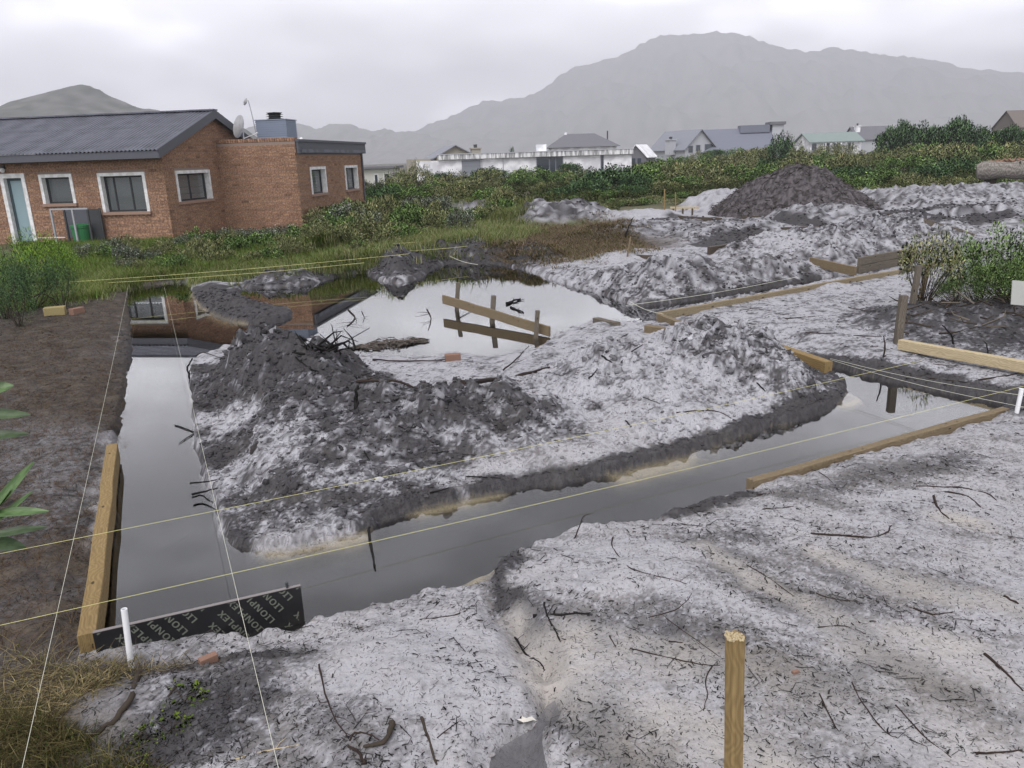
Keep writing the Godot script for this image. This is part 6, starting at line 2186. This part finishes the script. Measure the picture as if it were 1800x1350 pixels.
	var t2 := thing("brush_pile", "loose pile of dead branches on the burnt patch under the green shrubs", "brush pile", b2)
	for k in 30:
		var o := Vector3(r.randf_range(-0.8, 0.9), 0.03 + r.randf() * 0.12, r.randf_range(-0.5, 0.5))
		o.y += height_at(b2.x + o.x, b2.z + o.z) - b2.y
		var a := r.randf() * TAU
		var d := Vector3(cos(a), r.randf_range(-0.05, 0.5), sin(a)) * r.randf_range(0.15, 0.45)
		obj("branch", tube_mesh([o, o + d * 0.5 + Vector3(r.randfn(), r.randfn() * 0.5, r.randfn()) * 0.04, o + d], [0.011, 0.008, 0.003], 5), M.branch if k % 3 else M.grey_wood, t2)

func clod_mesh(seed_: int) -> ArrayMesh:
	var s := SphereMesh.new()
	s.radius = 1.0
	s.height = 2.0
	s.radial_segments = 9
	s.rings = 5
	var a := s.get_mesh_arrays()
	var v: PackedVector3Array = a[Mesh.ARRAY_VERTEX]
	var n := noise(0.9, 3, seed_)
	for k in v.size():
		v[k] = v[k] * (1.0 + 1.3 * n.get_noise_3dv(v[k] * 3.0)) * Vector3(1.0, 0.6, 0.85)
	a[Mesh.ARRAY_VERTEX] = v
	var am := ArrayMesh.new()
	am.add_surface_from_arrays(Mesh.PRIMITIVE_TRIANGLES, a)
	var st := SurfaceTool.new()
	st.create_from(am, 0)
	st.generate_normals()
	return st.commit()

func make_litter() -> void:
	# clods where the soil is heaped, charcoal crumbs and fibres over the sand
	var r := RandomNumberGenerator.new()
	r.seed = 404
	var xs := [[], [], []]
	var cs := [[], [], []]
	var tries := 0
	while tries < 60000:
		tries += 1
		var z := -pow(r.randf(), 1.6) * 22.0 - 1.7
		var x := r.randf_range(-0.62, 0.78) * (-z)
		if x < GX0 + 1 or x > GX0 + NX * CELL - 1:
			continue
		if samp(f_sd, x, z) < 0.02:
			continue
		var lump := samp(f_lump, x, z)
		var dk := samp(f_dark, x, z)
		var wet := samp(f_wet, x, z)
		if left_bank(x, z) > 0.0 or (z < -17.0 and x < 2.0):
			continue
		if r.randf() > (lump - 0.3) * 1.2 * (1.0 - wet):
			continue
		var s := r.randf_range(0.003, 0.009) + 0.012 * pow(r.randf(), 6.0) * lump + 0.0012 * (-z)
		var y := height_at(x, z)
		var k := r.randi() % 3
		xs[k].append(Transform3D(Basis(Vector3.UP, r.randf() * TAU).scaled(Vector3(s, s * r.randf_range(0.6, 1.0), s * r.randf_range(0.7, 1.3))), Vector3(x, y + s * 0.1, z)))
		var c := ground_color(x, z, y)
		var g := r.randf_range(0.03, 0.08) if r.randf() < dk + 0.1 else r.randf_range(0.12, 0.24)
		cs[k].append(Color(g, g * 0.97, g * 1.03).lerp(c, 0.55))
	# bigger crumbling lumps on the heaps themselves
	tries = 0
	while tries < 26000:
		tries += 1
		var z := -r.randf_range(3.2, 19.0)
		var x := r.randf_range(-0.62, 0.72) * (-z)
		if samp(f_sd, x, z) < 0.05 or left_bank(x, z) > 0.0 or (z < -17.0 and x < 2.0):
			continue
		var up := samp(f_mound, x, z)
		if up < 0.03 or r.randf() > samp(f_lump, x, z) * clampf(up * 5.0, 0.15, 1.0) * 0.8:
			continue
		var s := 0.012 + 0.03 * pow(r.randf(), 3.0)
		var y := height_at(x, z)
		var k := r.randi() % 3
		var tilt := Basis(Vector3(r.randfn(), r.randfn(), r.randfn()).normalized(), r.randf() * TAU)
		xs[k].append(Transform3D(tilt.scaled(Vector3.ONE * s), Vector3(x, y - s * 0.15, z)))
		var c := ground_color(x + r.randfn() * 0.03, z + r.randfn() * 0.03, y)
		var j := r.randf_range(0.55, 1.1)
		cs[k].append(Color(c.r * j, c.g * j, c.b * j))
	for k in 3:
		tag(copies("soil_clod", clod_mesh(150 + k), M.loose, xs[k], cs[k]), "dark and ashy soil clods strewn over the heaps", "soil")
	var fx := [[], []]
	var fc := [[], []]
	tries = 0
	while tries < 150000:
		tries += 1
		var z := -pow(r.randf(), 1.9) * 15.0 - 1.6
		var x := r.randf_range(-0.68, 0.74) * (-z)
		if samp(f_sd, x, z) < 0.015 or (z < -12.5 and x < 0.0):
			continue
		var dk := samp(f_dark, x, z)
		var wet := samp(f_wet, x, z)
		var du := x * 0.80 + z * 0.60
		var dw := -x * 0.60 + z * 0.80
		var nb := n_b.get_noise_2d(du * 0.45, dw * 2.2) * 1.3 + n_c.get_noise_2d(du * 0.4, dw * 1.6) * 0.8
		if r.randf() > clampf(-0.08 + dk * 1.15 + nb * 0.9, 0.02, 1.0) * (1.0 - 0.72 * wet):
			continue
		var k := 0 if r.randf() < 0.85 else 1
		var s := 0.2 + 0.5 * r.randf() + 1.8 * pow(r.randf(), 7.0)
		var y := height_at(x, z)
		var b := Basis(Vector3.UP, r.randf() * TAU) * Basis(Vector3.RIGHT, r.randf_range(-0.25, 0.25))
		fx[k].append(Transform3D(b.scaled(Vector3.ONE * s * (1.0 + 0.05 * (-z))), Vector3(x, y + 0.001, z)))
		var g := r.randf_range(0.012, 0.05)
		fc[k].append(Color(g * 1.05, g * 0.95, g * 0.95))
	tag(copies("charcoal_crumb", stick_mesh(0.010, 0.0014, 71, 3), M.loose, fx[0], fc[0]), "black charcoal crumbs and needles strewn over the sand", "litter")
	tag(copies("root_fibre", stick_mesh(0.045, 0.0009, 72, 5), M.loose, fx[1], fc[1]), "fine black root fibres strewn over the sand", "litter")

# ---------------------------------------------------------------- the scene
func _ready() -> void:
	rng.seed = 20240
	var up := Vector3.UP
	var p := deg_to_rad(PITCH)
	var r := deg_to_rad(ROLL)
	cam_f = Vector3(0, -sin(p), -cos(p))
	var rt := Vector3.RIGHT
	var u0 := rt.cross(cam_f)
	cam_r = rt * cos(r) - u0 * sin(r)
	cam_u = rt * sin(r) + u0 * cos(r)
	var cam := Camera3D.new()
	cam.name = "camera"
	cam.transform = Transform3D(Basis(cam_r, cam_u, -cam_f), EYE)
	cam.keep_aspect = Camera3D.KEEP_HEIGHT
	cam.fov = 2.0 * rad_to_deg(atan(675.0 / FPX))
	cam.near = 0.05
	cam.far = 8000.0
	add_child(cam)
	cam.current = true
	var env := Environment.new()
	env.background_mode = Environment.BG_SKY
	env.sky = Sky.new()
	env.sky.sky_material = make_sky()
	env.background_energy_multiplier = 1.0
	env.tonemap_mode = Environment.TONE_MAPPER_LINEAR
	env.tonemap_exposure = 2.0
	env.sdfgi_enabled = true
	env.ssao_enabled = true
	env.ssil_enabled = true
	env.fog_enabled = true
	env.fog_mode = Environment.FOG_MODE_EXPONENTIAL
	env.fog_density = 0.00055
	env.fog_light_color = Color(0.96, 0.965, 1.0)
	env.volumetric_fog_enabled = true
	env.volumetric_fog_density = 0.0
	var we := WorldEnvironment.new()
	we.name = "world_environment"
	we.environment = env
	add_child(we)
	var sun := DirectionalLight3D.new()
	sun.name = "sun"
	sun.light_energy = 0.5
	sun.light_color = Color(1.0, 0.985, 0.98)
	sun.light_angular_distance = 45.0
	sun.shadow_enabled = true
	sun.rotation_degrees = Vector3(-55, -20, 0)
	add_child(sun)

	make_materials()
	make_fields()
	make_ground()
	make_water()
	make_hills()
	make_brick_house()
	make_far_houses()
	make_plants()
	make_timber()
	make_small_things()
	make_twigs()
	make_litter()

func make_sky() -> PanoramaSkyMaterial:
	var w := 1024
	var h := 512
	var im := Image.create(w, h, false, Image.FORMAT_RGBF)
	var n1 := noise(1.5, 4, 71)
	var n2 := noise(4.0, 4, 72)
	for y in h:
		var el := PI * (0.5 - (y + 0.5) / h)
		for x in w:
			var az := TAU * (x + 0.5) / w
			var d := Vector3(cos(el) * cos(az), sin(el), cos(el) * sin(az))
			var q := Vector3(d.x, d.y * 3.2, d.z) * 1.5
			var v := n1.get_noise_3dv(q) * 0.9 + n2.get_noise_3dv(q) * 0.35
			var b := 0.80 + 0.30 * v + 0.16 * smoothstep(0.05, 0.35, v)
			b *= lerpf(1.12, 0.52, smoothstep(0.17, 0.44, el))      # the cloud deck is thicker overhead, as the dark near water shows
			var c := Color(b * 0.98, b * 0.98, b * 1.045)
			if el < 0.0:
				c = c.lerp(Color(0.2, 0.2, 0.2), smoothstep(0.0, -0.2, el))
			im.set_pixel(x, y, c)
	var m := PanoramaSkyMaterial.new()
	m.panorama = ImageTexture.create_from_image(im)
	return m
